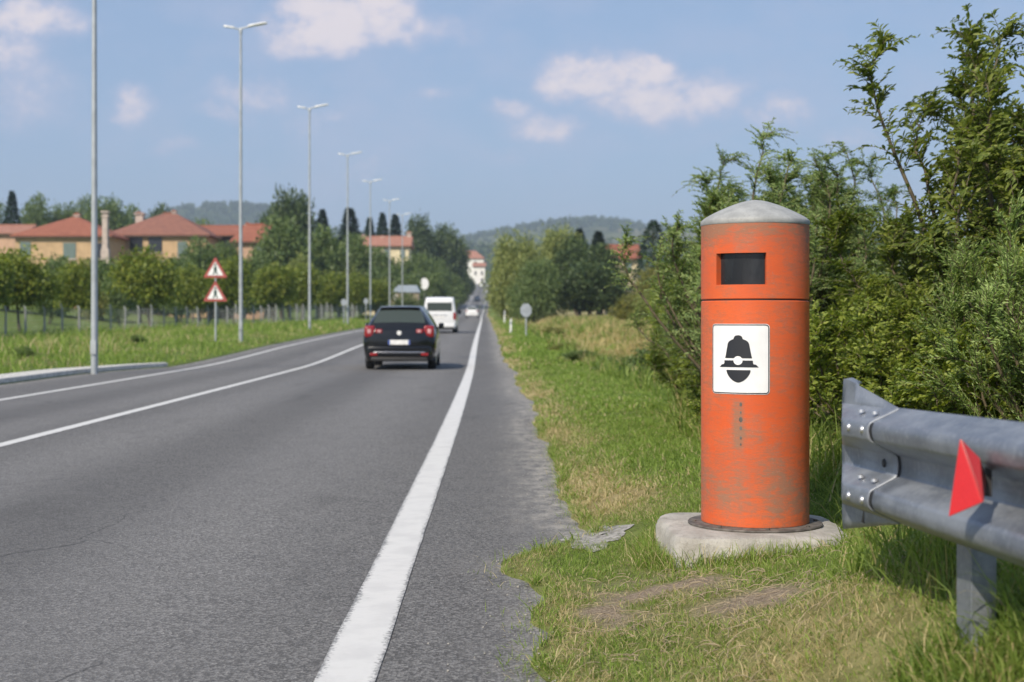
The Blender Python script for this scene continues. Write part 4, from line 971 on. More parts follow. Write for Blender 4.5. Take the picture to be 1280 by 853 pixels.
TP = {
 'row': [mk('orchard', crown_tree(4.6, 2.0, 1.15, 420, 26, .22, 10, trunk_r=.08, ragged=.35)) for _ in range(2)],
 'bush': [mk('broad', crown_tree(10, 4.2, .2, 620, 24, .55, 12, trunk_r=.25)) for _ in range(2)],
 'tall': [mk('tall', crown_tree(13, 5.6, .8, 620, 24, .62, 12, trunk_r=.30, ragged=.15)) for _ in range(2)],
 'willow': [mk('willow', crown_tree(11, 5.2, .1, 760, 26, .58, 13, droop=.7, trunk_r=.3, aspect=.32)) for _ in range(2)],
 'conifer': [mk('conifer', conifer_tree(14, 3.4, 16, 320, .8))],
 'broadcon': [mk('yew', conifer_tree(9, 4.0, 11, 420, .6))],
 'small': [mk('small', crown_tree(4, 1.7, .1, 240, 22, .22, 8, trunk_r=.07))],
}
DIM = {'row': (4.6, 2.0), 'bush': (10, 4.2), 'tall': (13, 4.6), 'willow': (11, 5.2), 'conifer': (14, 3.4), 'broadcon': (9, 4.0), 'small': (4, 1.7)}
cnt = 0
def tree(kind, leafk, x, d, ytop, wpx, label, name='broadleaf_tree', cat='tree', group=None):
    """a tree standing d metres away in the direction of pixel column x, as tall and wide as it shows"""
    global cnt
    X = px(x, d); gz = float(ground(X, d)); H0, R0 = DIM[kind]; H = pz(ytop, d)-gz; Wm = wpx*d/FPX/2
    ms = TP[kind][cnt % len(TP[kind])]; cnt += 1
    if ms[1].materials and ms[1].materials[0] != LEAF[leafk]:
        ms = (ms[0], ms[1].copy()); ms[1].materials.clear()
    s = Wm/R0*(1.75 if kind == 'conifer' else 1.7 if kind == 'broadcon' else 1.0)
    return plant(name, cat, label, X, d, ms, LEAF[leafk], rng.uniform(0, 6.28), (s, s, H/H0), group, m_bark, 'trunk', 'crown', 0)
FR = 'round trees in a row behind the wire fence'
for x, d, yt, w_, lab in [(26,76,308,96,'first and largest round tree behind the wire fence, at the picture edge'),
  (98,84,326,56,'round tree behind the fence just left of the nearest lamp pole'), (-40,70,312,110,'round tree behind the fence cut by the picture edge'),
  (189,96,312,92,'dark round tree behind the fence between the nearest lamp pole and the warning triangles'), (240,106,330,52,'round tree behind the fence just left of the warning triangles'),
  (292,117,322,62,'round tree behind the fence directly left of the second lamp pole'), (342,131,328,62,'round tree behind the fence right of the second lamp pole'),
  (376,144,332,50,'round tree behind the third lamp pole'), (412,158,338,50,'round tree between the third and fourth lamp poles'),
  (442,172,343,44,'round tree just right of the fourth lamp pole'), (474,186,348,42,'round tree between the fifth and sixth lamp poles, above the black car')]:
    d = 30.92/(.12+(VPX-x)/FPX) + 2
    tree('row', 'row', x, d, yt, w_, lab, 'round_tree', group=FR)
for kd, lf, x, d, yt, w_, lab in [
  ('small','golden',118,104,326,40,'small yellow green shrub behind the fence right of the nearest lamp pole'), ('small','bush',150,112,330,44,'small shrub left of the dark round tree behind the fence'),
  ('small','bush',62,118,316,60,'shrub before the red hipped roof house at the picture edge'), ('small','bush',225,128,318,50,'shrub in front of the brown roofed house'),
  ('tall','bush',250,150,300,52,'loose tree in front of the dark side of the brown roofed house'), ('tall','bush',282,156,304,40,'loose tree left of the second lamp pole before the houses'),
  ('bush','bush',352,168,276,74,'big round tree right of the second lamp pole'), ('bush','bush',398,176,284,70,'big round tree behind the third lamp pole'), ('bush','bush',440,188,296,58,'big round tree behind the fourth lamp pole'),
  ('bush','willow',378,160,318,50,'paler bushy tree low behind the third lamp pole'), ('bush','willow',425,176,322,50,'paler bushy tree between the third and fourth lamp poles'),
  ('tall','dark',362,210,238,56,'tallest dark round tree on the opposite side, above the big round trees'), ('tall','dark',340,225,262,36,'dark tree left of the tallest one'),
  ('tall','dark',525,330,270,34,'dark round tree directly right of the cream house with the long red roof'), ('tall','dark',552,340,284,54,'broad dark tree sloping down towards the road, right of the cream house'), ('tall','dark',540,360,290,60,'dark tree behind the broad sloping one'),
  ('bush','bush',470,225,312,54,'green tree in front of the left end of the cream house'), ('bush','bush',500,240,322,48,'green tree below the cream house'), ('bush','bush',528,262,320,48,'green tree right of the cream house, low'),
  ('bush','bush',552,300,324,40,'greyish tree above the opposite verge, far along the road'), ('bush','willow',570,350,328,34,'greyish tree far along the road on the opposite side'), ('bush','dark',582,410,336,22,'small far tree beside the white house at the road end'),
  ('bush','bush',508,205,345,44,'low bushy tree behind the blue roofed shed'), ('small','bush',504,182,365,44,'bush in front of the low shed with the pale blue roof'), ('bush','bush',543,235,343,40,'low bushy tree behind the white round sign'), ('bush','bush',562,300,343,34,'low bushy tree right of the white round sign'),
  ('tall','bush',45,270,248,40,'round tree right of the pointed conifer on the skyline'), ('tall','bush',78,275,257,38,'second round tree on the skyline, right of the pointed conifer'), ('tall','bush',103,280,252,34,'skyline tree behind the red hipped roof'),
  ('tall','bush',130,270,248,52,'broad skyline tree behind the nearest lamp pole'), ('tall','bush',165,290,261,36,'skyline tree between the two chimneys and the brown roof'), ('tall','dark',203,300,257,36,'dark skyline tree peeping over the ridge of the brown roof'), ('tall','bush',-5,275,256,36,'skyline tree at the picture edge'),
  ('tall','bush',252,340,276,40,'skyline tree behind the right slope of the brown roof')]:
    tree(kd, lf, x, d, yt, w_, lab)
for x, d, yt, w_, lab in [(8,140,324,90,'garden bush under the red hipped house at the picture edge'),(75,142,322,84,'bush below the windows of the red hipped house'),(128,138,326,70,'bush below the pale chimney stack'),(175,142,331,76,'bush below the loggia of the villa'),
   (222,145,326,66,'bush below the green shuttered window of the villa'),(262,150,318,64,'bush below the low dark wing'),(305,152,326,60,'bush right of the warning triangles, under the peach house'),(330,156,318,50,'bush under the right edge of the peach house'),(450,200,330,60,'bush left below the cream house'),(490,214,335,50,'bush below the middle of the cream house')]:
    tree('bush', 'bush', x, d, yt, w_, lab, 'garden_bush', 'bush')
for kd, x, d, yt, w_, lab in [('conifer',15,260,239,38,'pointed dark conifer on the skyline at the picture edge'), ('conifer',403,245,262,42,'pointed conifer between the third and fourth lamp poles'),
  ('conifer',437,250,260,56,'broad dark conifer behind the fourth lamp pole'), ('conifer',478,300,266,36,'slim conifer right of the fifth lamp pole, behind the cream house'), ('conifer',494,310,268,40,'dark conifer behind the right chimney of the cream house'), ('conifer',462,305,272,34,'slim conifer behind the left part of the cream house')]:
    tree(kd, 'conifer', x, d, yt, w_, lab, 'conifer_tree')
for kd, lf, x, d, yt, w_, nm, lab in [
  ('willow','willow',648,148,283,82,'willow_tree','pale willow nearest to the road on the near side'), ('willow','willow',694,156,280,76,'willow_tree','pale willow second from the road, with a rounded top'),
  ('willow','willow',632,205,312,40,'willow_tree','small pale willow overhanging the road shoulder far away'), ('willow','bush',668,138,322,70,'willow_tree','greener low willow in front of the two tall pale ones'),
  ('tall','dark',722,150,300,60,'broadleaf_tree','dark tree right of the pale willows'), ('tall','dark',752,152,306,54,'broadleaf_tree','dark tree left of the red roofed house'), ('bush','dark',738,140,330,80,'broadleaf_tree','low dark tree under the two dark ones, above the field'),
  ('conifer','conifer',724,185,286,46,'conifer_tree','slim dark conifer behind the dark trees, left one'), ('conifer','conifer',748,185,289,46,'conifer_tree','slim dark conifer behind the dark trees, close to the red roofed house'),
  ('broadcon','conifer',817,140,275,62,'yew_tree','big dark cone shaped tree between the red roofed house and the hedge'), ('small','golden',803,98,330,46,'autumn_tree','small yellowing tree in front of the big dark cone shaped one'),
  ('small','golden',782,92,366,44,'field_bush','pale low bush at the edge of the field'), ('small','bush',838,62,338,60,'field_bush','green bush between the yellowing tree and the hedge'), ('small','willow',812,80,362,46,'field_bush','greyish low bush below the yellowing tree'),
  ('small','hedge',842,36,330,56,'field_bush','leafy bush just beyond the end of the hedge'), ('small','bush',858,30,300,60,'field_bush','taller bush half hidden by the end of the hedge')]:
    tree(kd, lf, x, d, yt, w_, lab, nm, 'bush' if nm == 'field_bush' else 'tree')
for i, (x, d, yt, w_) in enumerate([(880,130,330,60),(930,120,335,70),(1000,110,330,80),(1080,100,335,90),(1180,95,330,100),(1290,90,335,100)]):
    tree('bush', 'dark', x, d, yt, w_, 'dark tree out in the field, glimpsed through the gaps of the hedge', group='field trees behind the hedge')

# verge clumps on the opposite bank
for i, (x, d, yt, w_, lab) in enumerate([(28,36,432,34,'low dark weed clump on the bank near the kerb'), (172,48,418,24,'weed clump on the bank left of the warning triangles'), (345,88,409,20,'dark clump on the bank between the second and third lamp poles'),
   (338,80,412,22,'dark clump on the bank just right of the second lamp pole'), (405,110,402,18,'dark clump on the bank right of the third lamp pole'), (422,120,399,18,'dark clump on the bank left of the fourth lamp pole'), (312,72,412,20,'dark clump on the bank right behind the second lamp pole'), (452,130,392,24,'clump on the bank right of the fourth lamp pole')]):
    tree('small', 'bush', x, d, yt, w_, lab, 'weed_clump', 'weeds')
for i, (x, d, yt, w_, lab) in enumerate([(700,44,428,46,'brown green weed clump on the ditch bank nearest the sign plate'), (735,36,437,60,'weed clump on the ditch bank before the field'), (690,60,408,40,'far weed clump along the ditch'), (772,30,444,70,'weed clump on the ditch bank near the hedge'),
    (800,26,430,70,'big weed clump at the foot of the hedge end')]):
    tree('small', 'golden' if i in (0, 2) else 'bush', x, d, yt, w_, lab, 'weed_clump', 'weeds')

# ----------------------------------------------------------------- wire fence on the opposite side
m_cpost = simple('concrete fence post', (.36,.36,.35), .9, 0, .15, 6); m_wire = simple('fence wire', (.34,.37,.36), .5, .5)
FY0, FY1 = 56, 150
def fx(y): return -23 + (y-66)*.12
fo = Vector((fx(FY0), FY0, float(ground(fx(FY0), FY0))))
fe = thing('wire_fence', 'long wire mesh fence on grey concrete posts under the row of round trees', 'fence', fo)
fys = np.arange(FY0, FY1, 2.1); 
for y in fys:
    gz = float(ground(fx(y), y))-fo.z; x = fx(y)-fo.x; q = rng.normal()*.015
    MB().tube([(x, y-fo.y, gz-.2), (x+q, y-fo.y, gz+1.42), (x+q-.08, y-fo.y, gz+1.62)], .05, 4).build('post', m_cpost, fe)
wm = MB(); fl = np.arange(FY0, FY1-.5, 2.1)
for k, hgt in enumerate(np.linspace(.1, 1.4, 9)):
    wm.tube([(fx(y)-fo.x, y-fo.y, float(ground(fx(y), y))-fo.z+hgt) for y in fl], .009, 3)
for y in np.arange(FY0, FY1-3, .26):
    gz = float(ground(fx(y), y))-fo.z; wm.tube([(fx(y)-fo.x, y-fo.y, gz+.08), (fx(y)-fo.x, y-fo.y, gz+1.4)], .009, 3, False)
wm.build('mesh', m_wire, fe)

# ----------------------------------------------------------------- houses
def tile_mat(name, c1, c2):
    m, t, b = material(name); oc = objco(t); n_ = noise(t, oc, 1.4, 6, .65); n2_ = noise(t, oc, 9, 4, .7)
    wv = node(t, 'ShaderNodeTexWave'); wv.inputs['Scale'].default_value = 4; wv.inputs['Distortion'].default_value = .4; t.links.new(oc, wv.inputs['Vector'])
    c = mixc(t, ramp(t, n_, .3, .7), c1, c2); c = mixc(t, ramp(t, n2_, .5, .75, 0, .5), c, tuple(q*.55 for q in c1)); c = mixc(t, mth(t, 'MULTIPLY', wv.outputs['Fac'], .3), c, tuple(q*.6 for q in c1))
    t.links.new(c, b.inputs['Base Color']); b.inputs['Roughness'].default_value = .9; bump(t, b, wv.outputs['Fac'], .5, .06); return m
m_tr = tile_mat('red roof tiles', (.29,.098,.058), (.38,.14,.082)); m_tb = tile_mat('brown roof tiles', (.24,.105,.075), (.34,.15,.10)); m_to = tile_mat('old roof tiles', (.36,.16,.11), (.46,.23,.16))
m_wo = simple('ochre render', (.50,.345,.20), .9, 0, .12, 1.2); m_wc = simple('cream render', (.70,.60,.40), .9, 0, .1, 1.2); m_wp = simple('peach render', (.50,.32,.22), .9, 0, .12, 1.2); m_ww = simple('white render', (.78,.76,.72), .9, 0, .06, 1.2)
m_wd = simple('dark window glass', (.03,.035,.045), .15); m_sh = simple('grey green shutters', (.13,.18,.17), .7); m_ch = simple('pale chimney render', (.48,.40,.35), .9, 0, .15, 2); m_eave_shade = simple('dark eaves timber and wall shade', (.07,.05,.04), .8)
def house(name, label, x, d, yeave, yridge, wpx, depth, wall, tiles, rz=0., kind='hip', wins=(), chims=(), drop=7., ridge_frac=.35):
    """a house d metres away whose eaves and ridge show at the given pixel rows"""
    X = px(x, d); ze = pz(yeave, d); zd = pz(yridge, d+depth/2); w_ = wpx*d/FPX/2; gz = float(ground(X, d+depth/2))-.3
    drop = ze-gz if ze-gz > 3 else drop
    r = thing(name, label, 'house', (X, d+depth/2, gz), rz); e = ze-gz; hd = depth/2; rg = zd-gz
    wl = MB().box(-w_+.5, w_-.5, -hd+.5, hd-.5, 0, e).build('wall', wall, r)
    ov = .0
    if kind == 'hip':
        k = w_*ridge_frac; V = [(-w_, -hd, e), (w_, -hd, e), (w_, hd, e), (-w_, hd, e), (-k, 0, rg), (k, 0, rg)]
        F = [(0, 1, 5, 4), (1, 2, 5), (2, 3, 4, 5), (3, 0, 4)]
    else:
        V = [(-w_, -hd, e), (w_, -hd, e), (w_, hd, e), (-w_, hd, e), (-w_, 0, rg), (w_, 0, rg)]; F = [(0, 1, 5, 4), (2, 3, 4, 5), (3, 0, 4), (1, 2, 5)]
    V += [(-w_, -hd, e-.22), (w_, -hd, e-.22), (w_, hd, e-.22), (-w_, hd, e-.22)]; F += [(6, 7, 1, 0), (7, 8, 2, 1), (8, 9, 3, 2), (9, 6, 0, 3), (9, 8, 7, 6)]
    mb = MB(); mb.add(V, F); rf_ = mb.build('roof', tiles, r)
    MB().box(-w_+.02, w_-.02, -hd-.03, -hd+.01, e-.30, e-.16).build('eaves_board', m_eave_shade, r)
    rc = MB(); kk = w_*ridge_frac if kind == 'hip' else w_; rc.tube([(-kk, 0, rg+.02), (kk, 0, rg+.02)], .14, 6).build('ridge_tiles', tiles, rf_)
    for (wx, wz, ww, wh, mt) in wins:
        wo_ = MB().box(wx-ww/2, wx+ww/2, -hd+.44, -hd+.498, e-wz-wh, e-wz).build('window', mt, r)
        MB().box(wx-ww/2-.12, wx+ww/2+.12, -hd+.36, -hd+.497, e-wz-wh-.14, e-wz-wh-.003).build('sill', m_ch, wo_)
    for (cx_, cy_, cw, cz0, cz1, mt) in chims:
        c_ = MB().box(cx_-cw/2, cx_+cw/2, cy_-cw/2, cy_+cw/2, cz0-gz, cz1-gz-.35).box(cx_-cw*.7, cx_+cw*.7, cy_-cw*.7, cy_+cw*.7, cz1-gz-.33, cz1-gz-.18).build('chimney', mt, rf_)
        MB().prism([(cx_-cw*.75, cz1-gz-.175), (cx_+cw*.75, cz1-gz-.175), (cx_, cz1-gz+.1)], cy_-cw*.7, cy_+cw*.7).build('chimney_hood', tiles, c_)
    return r
d = 170; q = d/FPX
house('hipped_house', 'ochre house with a bright red hipped roof at the picture edge', 76, d, 294, 271, 128, 12, m_wo, m_tr, 0, 'hip', [(-4.4,.8,1.3,1.9,m_sh), (.9,.9,1.5,1.9,m_sh), (4.2,.9,1.3,1.9,m_wd)], [(.2, .0, .6, pz(276,d+6), pz(267,d+6), m_ch)], ridge_frac=.04)
house('villa', 'ochre villa with brown hipped roof and dark loggia openings, right of the red hipped house', 196, d+8, 293, 267, 132, 14, m_wo, m_tb, 0, 'hip', [(-5.2,.35,1.6,1.9,m_wd), (-2.7,.35,1.6,1.9,m_wd), (-.3,.35,1.7,1.9,m_wd), (3.1,.9,1.2,1.9,m_sh), (-4.0,.3,.7,2.4,m_wp)],
      [(-4.1, 1.0, .95, pz(292,d+14), pz(264,d+14), m_ch), (.6, 0, .5, pz(276,d+14), pz(262,d+14), m_ch)], ridge_frac=.12)
house('annex', 'low wing with a front coloured dark for shade between the villa and the second lamp pole', 284, d+16, 293, 283, 96, 12, m_eave_shade, m_tr, 0, 'gable', [(-3.4,.8,1.0,1.6,m_wd), (0,.8,1.0,1.6,m_wd)], [])  # front wall coloured dark to stand for the building's shaded side
house('peach_house', 'peach coloured house with an orange red roof right behind the second lamp pole', 312, d+4, 301, 281, 50, 9, m_wp, m_tr, R_(0), 'hip', [(.9,.7,.9,1.5,m_sh)], [(-1.2, 1, .5, pz(290,d), pz(272,d), m_ch)], ridge_frac=.5)
house('red_roof_house', 'reddish roofed house cut by the picture edge behind the round trees', -4, d+30, 291, 282, 70, 10, m_wp, m_to, 0, 'gable')
# free standing white chimney stack with its cap
X = px(132, 163); gz = float(ground(X, 163)); z1 = pz(262, 163)-gz
cs = thing('chimney_stack', 'pale chimney stack standing between the red hipped house and the villa', 'chimney', (X, 163, gz-.2))
MB().prism([(-.6, 0), (.6, 0), (.45, z1*.62), (.30, z1*.66), (.30, z1-.7), (-.30, z1-.7), (-.30, z1*.66), (-.45, z1*.62)], -.4, .4).build('shaft', m_ch, cs, bevel=.03)
MB().box(-.42, .42, -.45, .45, z1-.68, z1-.52).box(-.28, .28, -.3, .3, z1-.515, z1-.2).box(-.45, .45, -.5, .5, z1-.195, z1).build('hood', m_ch, cs)
d = 262
house('cream_house', 'long cream house with a dull red roof behind the fourth to seventh lamp poles', 480, d, 307, 296, 68, 10, m_wc, m_to, 0, 'gable', [(-2.6,.7,.9,1.5,m_sh), (.4,.7,.9,1.5,m_sh), (3.4,.7,.9,1.5,m_sh)], [(-4.2, 0, .8, pz(300,d), pz(292,d), m_ch), (4.3, 0, .8, pz(300,d), pz(288,d), m_ch), (-.6, 0, .7, pz(300,d), pz(293,d), m_ch)])
house('white_house', 'white house with a red roof above the trees at the top of the road', 583, 640, 323, 314, 46, 14, m_ww, m_to, 0, 'hip', [(4,1.5,1.2,2,m_wd)], ridge_frac=.5)
house('tower_house', 'tall bright white house front closing the view at the end of the road', 599, 618, 333, 329, 17, 9, m_ww, m_to, 0, 'gable', [(-1.6,2.2,.8,1.5,m_wd), (1.2,2.2,.8,1.5,m_wd), (1.2,5.2,.8,1.5,m_wd)])
house('field_house', 'red roofed cream house between the dark trees and the cone shaped tree', 778, 190, 322, 307, 50, 9, m_wc, m_tr, 0, 'gable', [(-1.5,.6,.9,1.3,m_sh), (.8,.6,.9,1.3,m_sh)])
# low shed with a blue roof beside the far verge
d = 190; X = px(508, d); gz = float(ground(X, d)); 
m_bl = simple('pale blue sheet roof', (.34,.40,.48), .5, 0, .1, 1); m_orw = simple('orange brown boards', (.34,.27,.20), .8, 0, .2, 2)
sh_ = thing('shed', 'low shed with a pale blue roof and brown wall beside the opposite verge', 'shed', (X, d, gz))
zr_ = pz(357, d)-gz; MB().prism([(-1.9, zr_-.95), (1.9, zr_-.95), (1.4, zr_), (-1.0, zr_)], -1.5, 1.5).build('roof', m_bl, sh_)
MB().box(-2.1, 1.7, -1.3, 1.3, 0, zr_-.955).build('wall', m_orw, sh_); MB().box(-2.2, -1.2, -1.42, -1.302, zr_-1.9, zr_-1.2).build('white_panel', m_ww, sh_)

# ----------------------------------------------------------------- far hills and their woods
m_hill, t, b = material('hill fields and woods')
w = worldco(t); n_ = noise(t, w, .0032, 5, .55); n2_ = noise(t, w, .02, 5, .6); vo = node(t, 'ShaderNodeTexVoronoi'); vo.inputs['Scale'].default_value = .006; t.links.new(w, vo.inputs['Vector'])
sc_ = node(t, 'ShaderNodeSeparateColor'); t.links.new(vo.outputs['Color'], sc_.inputs[0])
c = mixc(t, ramp(t, n2_, .35, .65), (.035,.055,.022), (.065,.085,.035)); c = mixc(t, mth(t, 'MULTIPLY', ramp(t, sc_.outputs[0], .45, .55), ramp(t, n_, .45, .6), True), c, (.21,.17,.11)); c = mixc(t, mth(t, 'MULTIPLY', ramp(t, sc_.outputs[1], .6, .7), .7), c, (.13,.14,.06))
t.links.new(c, b.inputs['Base Color']); b.inputs['Roughness'].default_value = 1; b.inputs['Specular IOR Level'].default_value = 0
def hill(name, Y0, half, prof):
    xs = np.linspace(-420, 2100, 150); xp, yp = zip(*prof); yt = np.interp(xs, xp, yp) + 1.1*vnoise(xs, xs*0, 30, 31); hz_t = CAMH + (VPY-yt)*Y0/FPX
    yv = Y0 + np.linspace(-half, half, 36); f = np.cos(np.linspace(-math.pi/2, math.pi/2, 36))**1.15
    Xg = np.repeat(((xs-VPX)*Y0/FPX)[None], 36, 0); Yg = np.repeat(yv[:, None], 150, 1)
    Zg = 12 + (hz_t[None]-12)*f[:, None]*(1+.10*vnoise(Xg, Yg, 260, 33)*(1-f[:, None]**6))
    me = np_mesh(name, np.stack([Xg, Yg, Zg], -1).reshape(-1, 3), grid_faces(36, 150), smooth=True); tag(link(name, me, m_hill), kind='structure')
    return xs, hz_t, Y0, half
H1 = hill('hills', 2600, 900, [(-420,300),(0,297),(150,291),(200,282),(232,272),(262,262),(300,259),(335,262),(380,276),(420,288),(470,298),(540,306),(575,304),(600,299),(640,289),(690,281),(740,278),(775,282),(800,286),(860,290),(930,296),(1100,300),(1400,296),(2100,302)])
H2 = hill('hills', 1500, 420, [(-420,318),(0,316),(300,310),(480,316),(560,318),(640,316),(900,312),(1200,318),(2100,320)])
def forest(H, prof, n, sz, lab):
    xs, hz_t, Y0, half = H; P = []
    xq = rng.uniform(-100, 1400, n*4); dens_ = np.interp(xq, *zip(*prof)); xq = xq[rng.uniform(0, 1, len(xq)) < dens_][:n]; n = len(xq)
    s = -np.abs(rng.normal(size=n))*.28; yv = Y0 + half*s; f = np.cos(s*math.pi/2)**1.15; X = (xq-VPX)*Y0/FPX; Z = 12+(np.interp(xq, xs, hz_t)-12)*f
    per = 42; i = np.repeat(np.arange(n), per); h = sz*rng.uniform(.6, 1.35, n); off = rvec(len(i))*np.array([.5, .5, .75])*h[i][:, None]*rng.uniform(.3, 1, len(i))[:, None]
    bp = np.stack([X, yv, Z], 1)[i] + off + np.array([0, 0, .35])*h[i][:, None]
    V, Q = quad_leaves(bp, rvec(len(i)), rvec(len(i)), sz*.42, sz*.36)
    o = link('forest', np_mesh('forest', V, Q), LEAF['dark']); tag(o, lab, 'forest', kind='stuff')
forest(H1, [(-100,.15),(200,.3),(240,1),(340,1),(380,.6),(480,.25),(570,.35),(600,1),(780,1),(800,.35),(900,.25),(1400,.3)], 1300, 7.5, 'hazy blue woods along the crest of the far hills')
forest(H2, [(-100,1),(1400,1)], 800, 9, 'dark green woods on the low rise behind the village trees')
#PART5
# ----------------------------------------------------------------- grass
def grass_material(name, g, dry):
    m, t, b = material(name); ge = node(t, 'ShaderNodeNewGeometry'); at = node(t, 'ShaderNodeAttribute', attribute_name='dry')
    n_ = noise(t, ge.outputs['Position'], 2.2, 3)
    cr = node(t, 'ShaderNodeValToRGB'); t.links.new(mth(t, 'ADD', mth(t, 'MULTIPLY', ge.outputs['Random Per Island'], .65), mth(t, 'MULTIPLY', n_, .35)), cr.inputs[0])
    e = cr.color_ramp.elements; e[0].position = .15; e[0].color = (*g[0], 1); e[1].position = .85; e[1].color = (*g[2], 1); k = e.new(.5); k.color = (*g[1], 1)
    rnd = node(t, 'ShaderNodeMath', operation='FRACT'); t.links.new(mth(t, 'MULTIPLY', ge.outputs['Random Per Island'], 37.7), rnd.inputs[0])
    isdry = mth(t, 'LESS_THAN', rnd.outputs[0], at.outputs['Fac'])
    rn2 = node(t, 'ShaderNodeMath', operation='FRACT'); t.links.new(mth(t, 'MULTIPLY', ge.outputs['Random Per Island'], 91.3), rn2.inputs[0])
    c = mixc(t, isdry, cr.outputs[0], mixc(t, rn2.outputs[0], dry[0], dry[1])); t.links.new(c, b.inputs['Base Color'])
    b.inputs['Roughness'].default_value = .55; b.inputs['Specular IOR Level'].default_value = .3
    tr = node(t, 'ShaderNodeBsdfTranslucent'); t.links.new(mixc(t, 1.0, c, (1.25, 1.3, .7), 'MULTIPLY'), tr.inputs[0])
    ms = node(t, 'ShaderNodeMixShader'); ms.inputs[0].default_value = .42; out = t.nodes['Material Output']
    t.links.new(b.outputs[0], ms.inputs[1]); t.links.new(tr.outputs[0], ms.inputs[2]); t.links.new(ms.outputs[0], out.inputs[0]); return m
m_grass = grass_material('mown grass', [(.125,.190,.034),(.220,.315,.058),(.310,.400,.095)], [(.42,.34,.18),(.60,.51,.31)])
m_weed = grass_material('tall weeds', [(.105,.165,.028),(.195,.275,.052),(.290,.350,.095)], [(.36,.29,.13),(.54,.46,.24)])
def blades(X, Y, L, Wd, dry, lean=.5, curl=.5, comb=None, z0=-.01):
    n = len(X); base = np.stack([X, Y, ground(X, Y)+z0], 1); az = rng.uniform(0, 2*np.pi, n); h = np.stack([np.cos(az), np.sin(az), np.zeros(n)], 1)
    le = np.abs(rng.normal(size=n))*lean; up = norm(np.stack([h[:, 0]*le, h[:, 1]*le, np.ones(n)], 1)); a2 = rng.uniform(0, 2*np.pi, n)
    side = np.stack([np.cos(a2), np.sin(a2), np.zeros(n)], 1)
    L = L[:, None]; Wd = Wd[:, None]; cu = (curl*np.abs(rng.normal(size=n)))[:, None]
    mid = base+up*L*.5 + h*L*.05*cu; d2 = norm(up + h*cu*1.1 - np.array([0,0,1.])*cu*.45); m2 = mid + d2*L*.3; d3 = norm(d2 + h*cu*.9 - np.array([0,0,1.])*cu*.6); tip = m2+d3*L*.25
    V = np.stack([base-side*Wd*.5, base+side*Wd*.5, mid-side*Wd*.45, mid+side*Wd*.45, m2-side*Wd*.3, m2+side*Wd*.3, tip], 1).reshape(-1, 3)
    i = np.arange(n)[:, None]*7
    return V, np.concatenate([i+np.array([[0,1,3,2]]), i+np.array([[2,3,5,4]])]), i+np.array([[4,5,6]]), np.repeat(dry, 7)
def free(X, Y):
    """keep blades out of the slab and the drum"""
    a = np.arctan2(Y-CY, X-(CX-.02)); hx, hy, p = .425, .47, 4.2; r = (np.abs(np.cos(a)/hx)**p + np.abs(np.sin(a)/hy)**p)**(-1/p)
    return (np.hypot(X-(CX-.02), Y-CY) > r-.015) & (np.hypot((X-.60)/.175, (Y-7.66)/.31) > 1+.25*vnoise(X, Y, .06, 90))
def scatter(n, x0, x1, y0, y1, pow_=1.):
    return rng.uniform(x0, x1, n), y0+(y1-y0)*rng.uniform(0, 1, n)**pow_
def turf(name, label, cat, specs, mat):
    Vs, Qs, Ts, Ds, o = [], [], [], [], 0
    for X, Y, L, Wd, dry, lean, curl in specs:
        V, Q, T, D = blades(X, Y, L, Wd, dry, lean, curl); Vs.append(V); Qs.append(Q+o); Ts.append(T+o); Ds.append(D); o += len(V)
    me = np_mesh(name, np.concatenate(Vs), np.concatenate(Qs), np.concatenate(Ts), attrs={'dry': np.concatenate(Ds)})
    return tag(link(name, me, mat), label, cat, kind='stuff')
def near_spec(n, y0, y1, cmax, lmin, lmax, wd, dens=True, shade=0.):
    Y = y0+(y1-y0)*rng.uniform(0, 1, n); c = cmax*rng.uniform(-.02, 1, n); rag = np.maximum(0, vnoise(0*Y, Y, .16, 44)*.5+vnoise(0*Y, Y, .055, 45)*.5)*.13*(Y < 20); X = xr(Y)+edge(Y)+c-rag*np.exp(-c/.12)
    dm, em = dry_mask(X, Y), dirt_mask(X, Y)
    clump = .5+.5*vnoise(X, Y, .13, 40); keep = free(X, Y) & (rng.uniform(0, 1, n) < (1-.97*em)*(.40+.60*clump)); keep &= (c > .03) | (rng.uniform(0, 1, n) < .35)
    X, Y, dm, em, c, clump = X[keep], Y[keep], dm[keep], em[keep], c[keep], clump[keep]
    tall = .55+.45*vnoise(X, Y, .5, 41) + .7*sstep(.95, 1.5, c)*(Y < 5.2)
    L = rng.uniform(lmin, lmax, len(X))*(.55+.7*tall)*(1-.45*em); return X, Y, L, wd*rng.uniform(.7, 1.3, len(X)), np.clip(.07+dm*.75+em*.5, 0, .95), 1.3, 1.0
specs = [near_spec(240000, 3.2, 8.6, 2.9, .022, .066, .0033), near_spec(120000, 8.4, 16, 3.2, .04, .09, .0065), near_spec(70000, 15.5, 34, 3.2, .05, .11, .013)]
n = 14000; Y = rng.uniform(3.2, 16, n); X = xr(Y)+edge(Y)-np.abs(rng.normal(size=n))*.16*np.clip(vnoise(0*Y, Y, .11, 46)+vnoise(0*Y, Y, .4, 47)*.6, .05, 1)-.0   # fringe creeping over the asphalt
k = (rng.uniform(0, 1, n) < .5+.5*vnoise(X*0, Y, .22, 43)) & (np.hypot((X-.60)/.17, (Y-7.66)/.30) > 1); X, Y = X[k], Y[k]
specs.append((X, Y, rng.uniform(.04, .10, len(X)), np.full(len(X), .0042), np.full(len(X), .35), 1.1, .9))
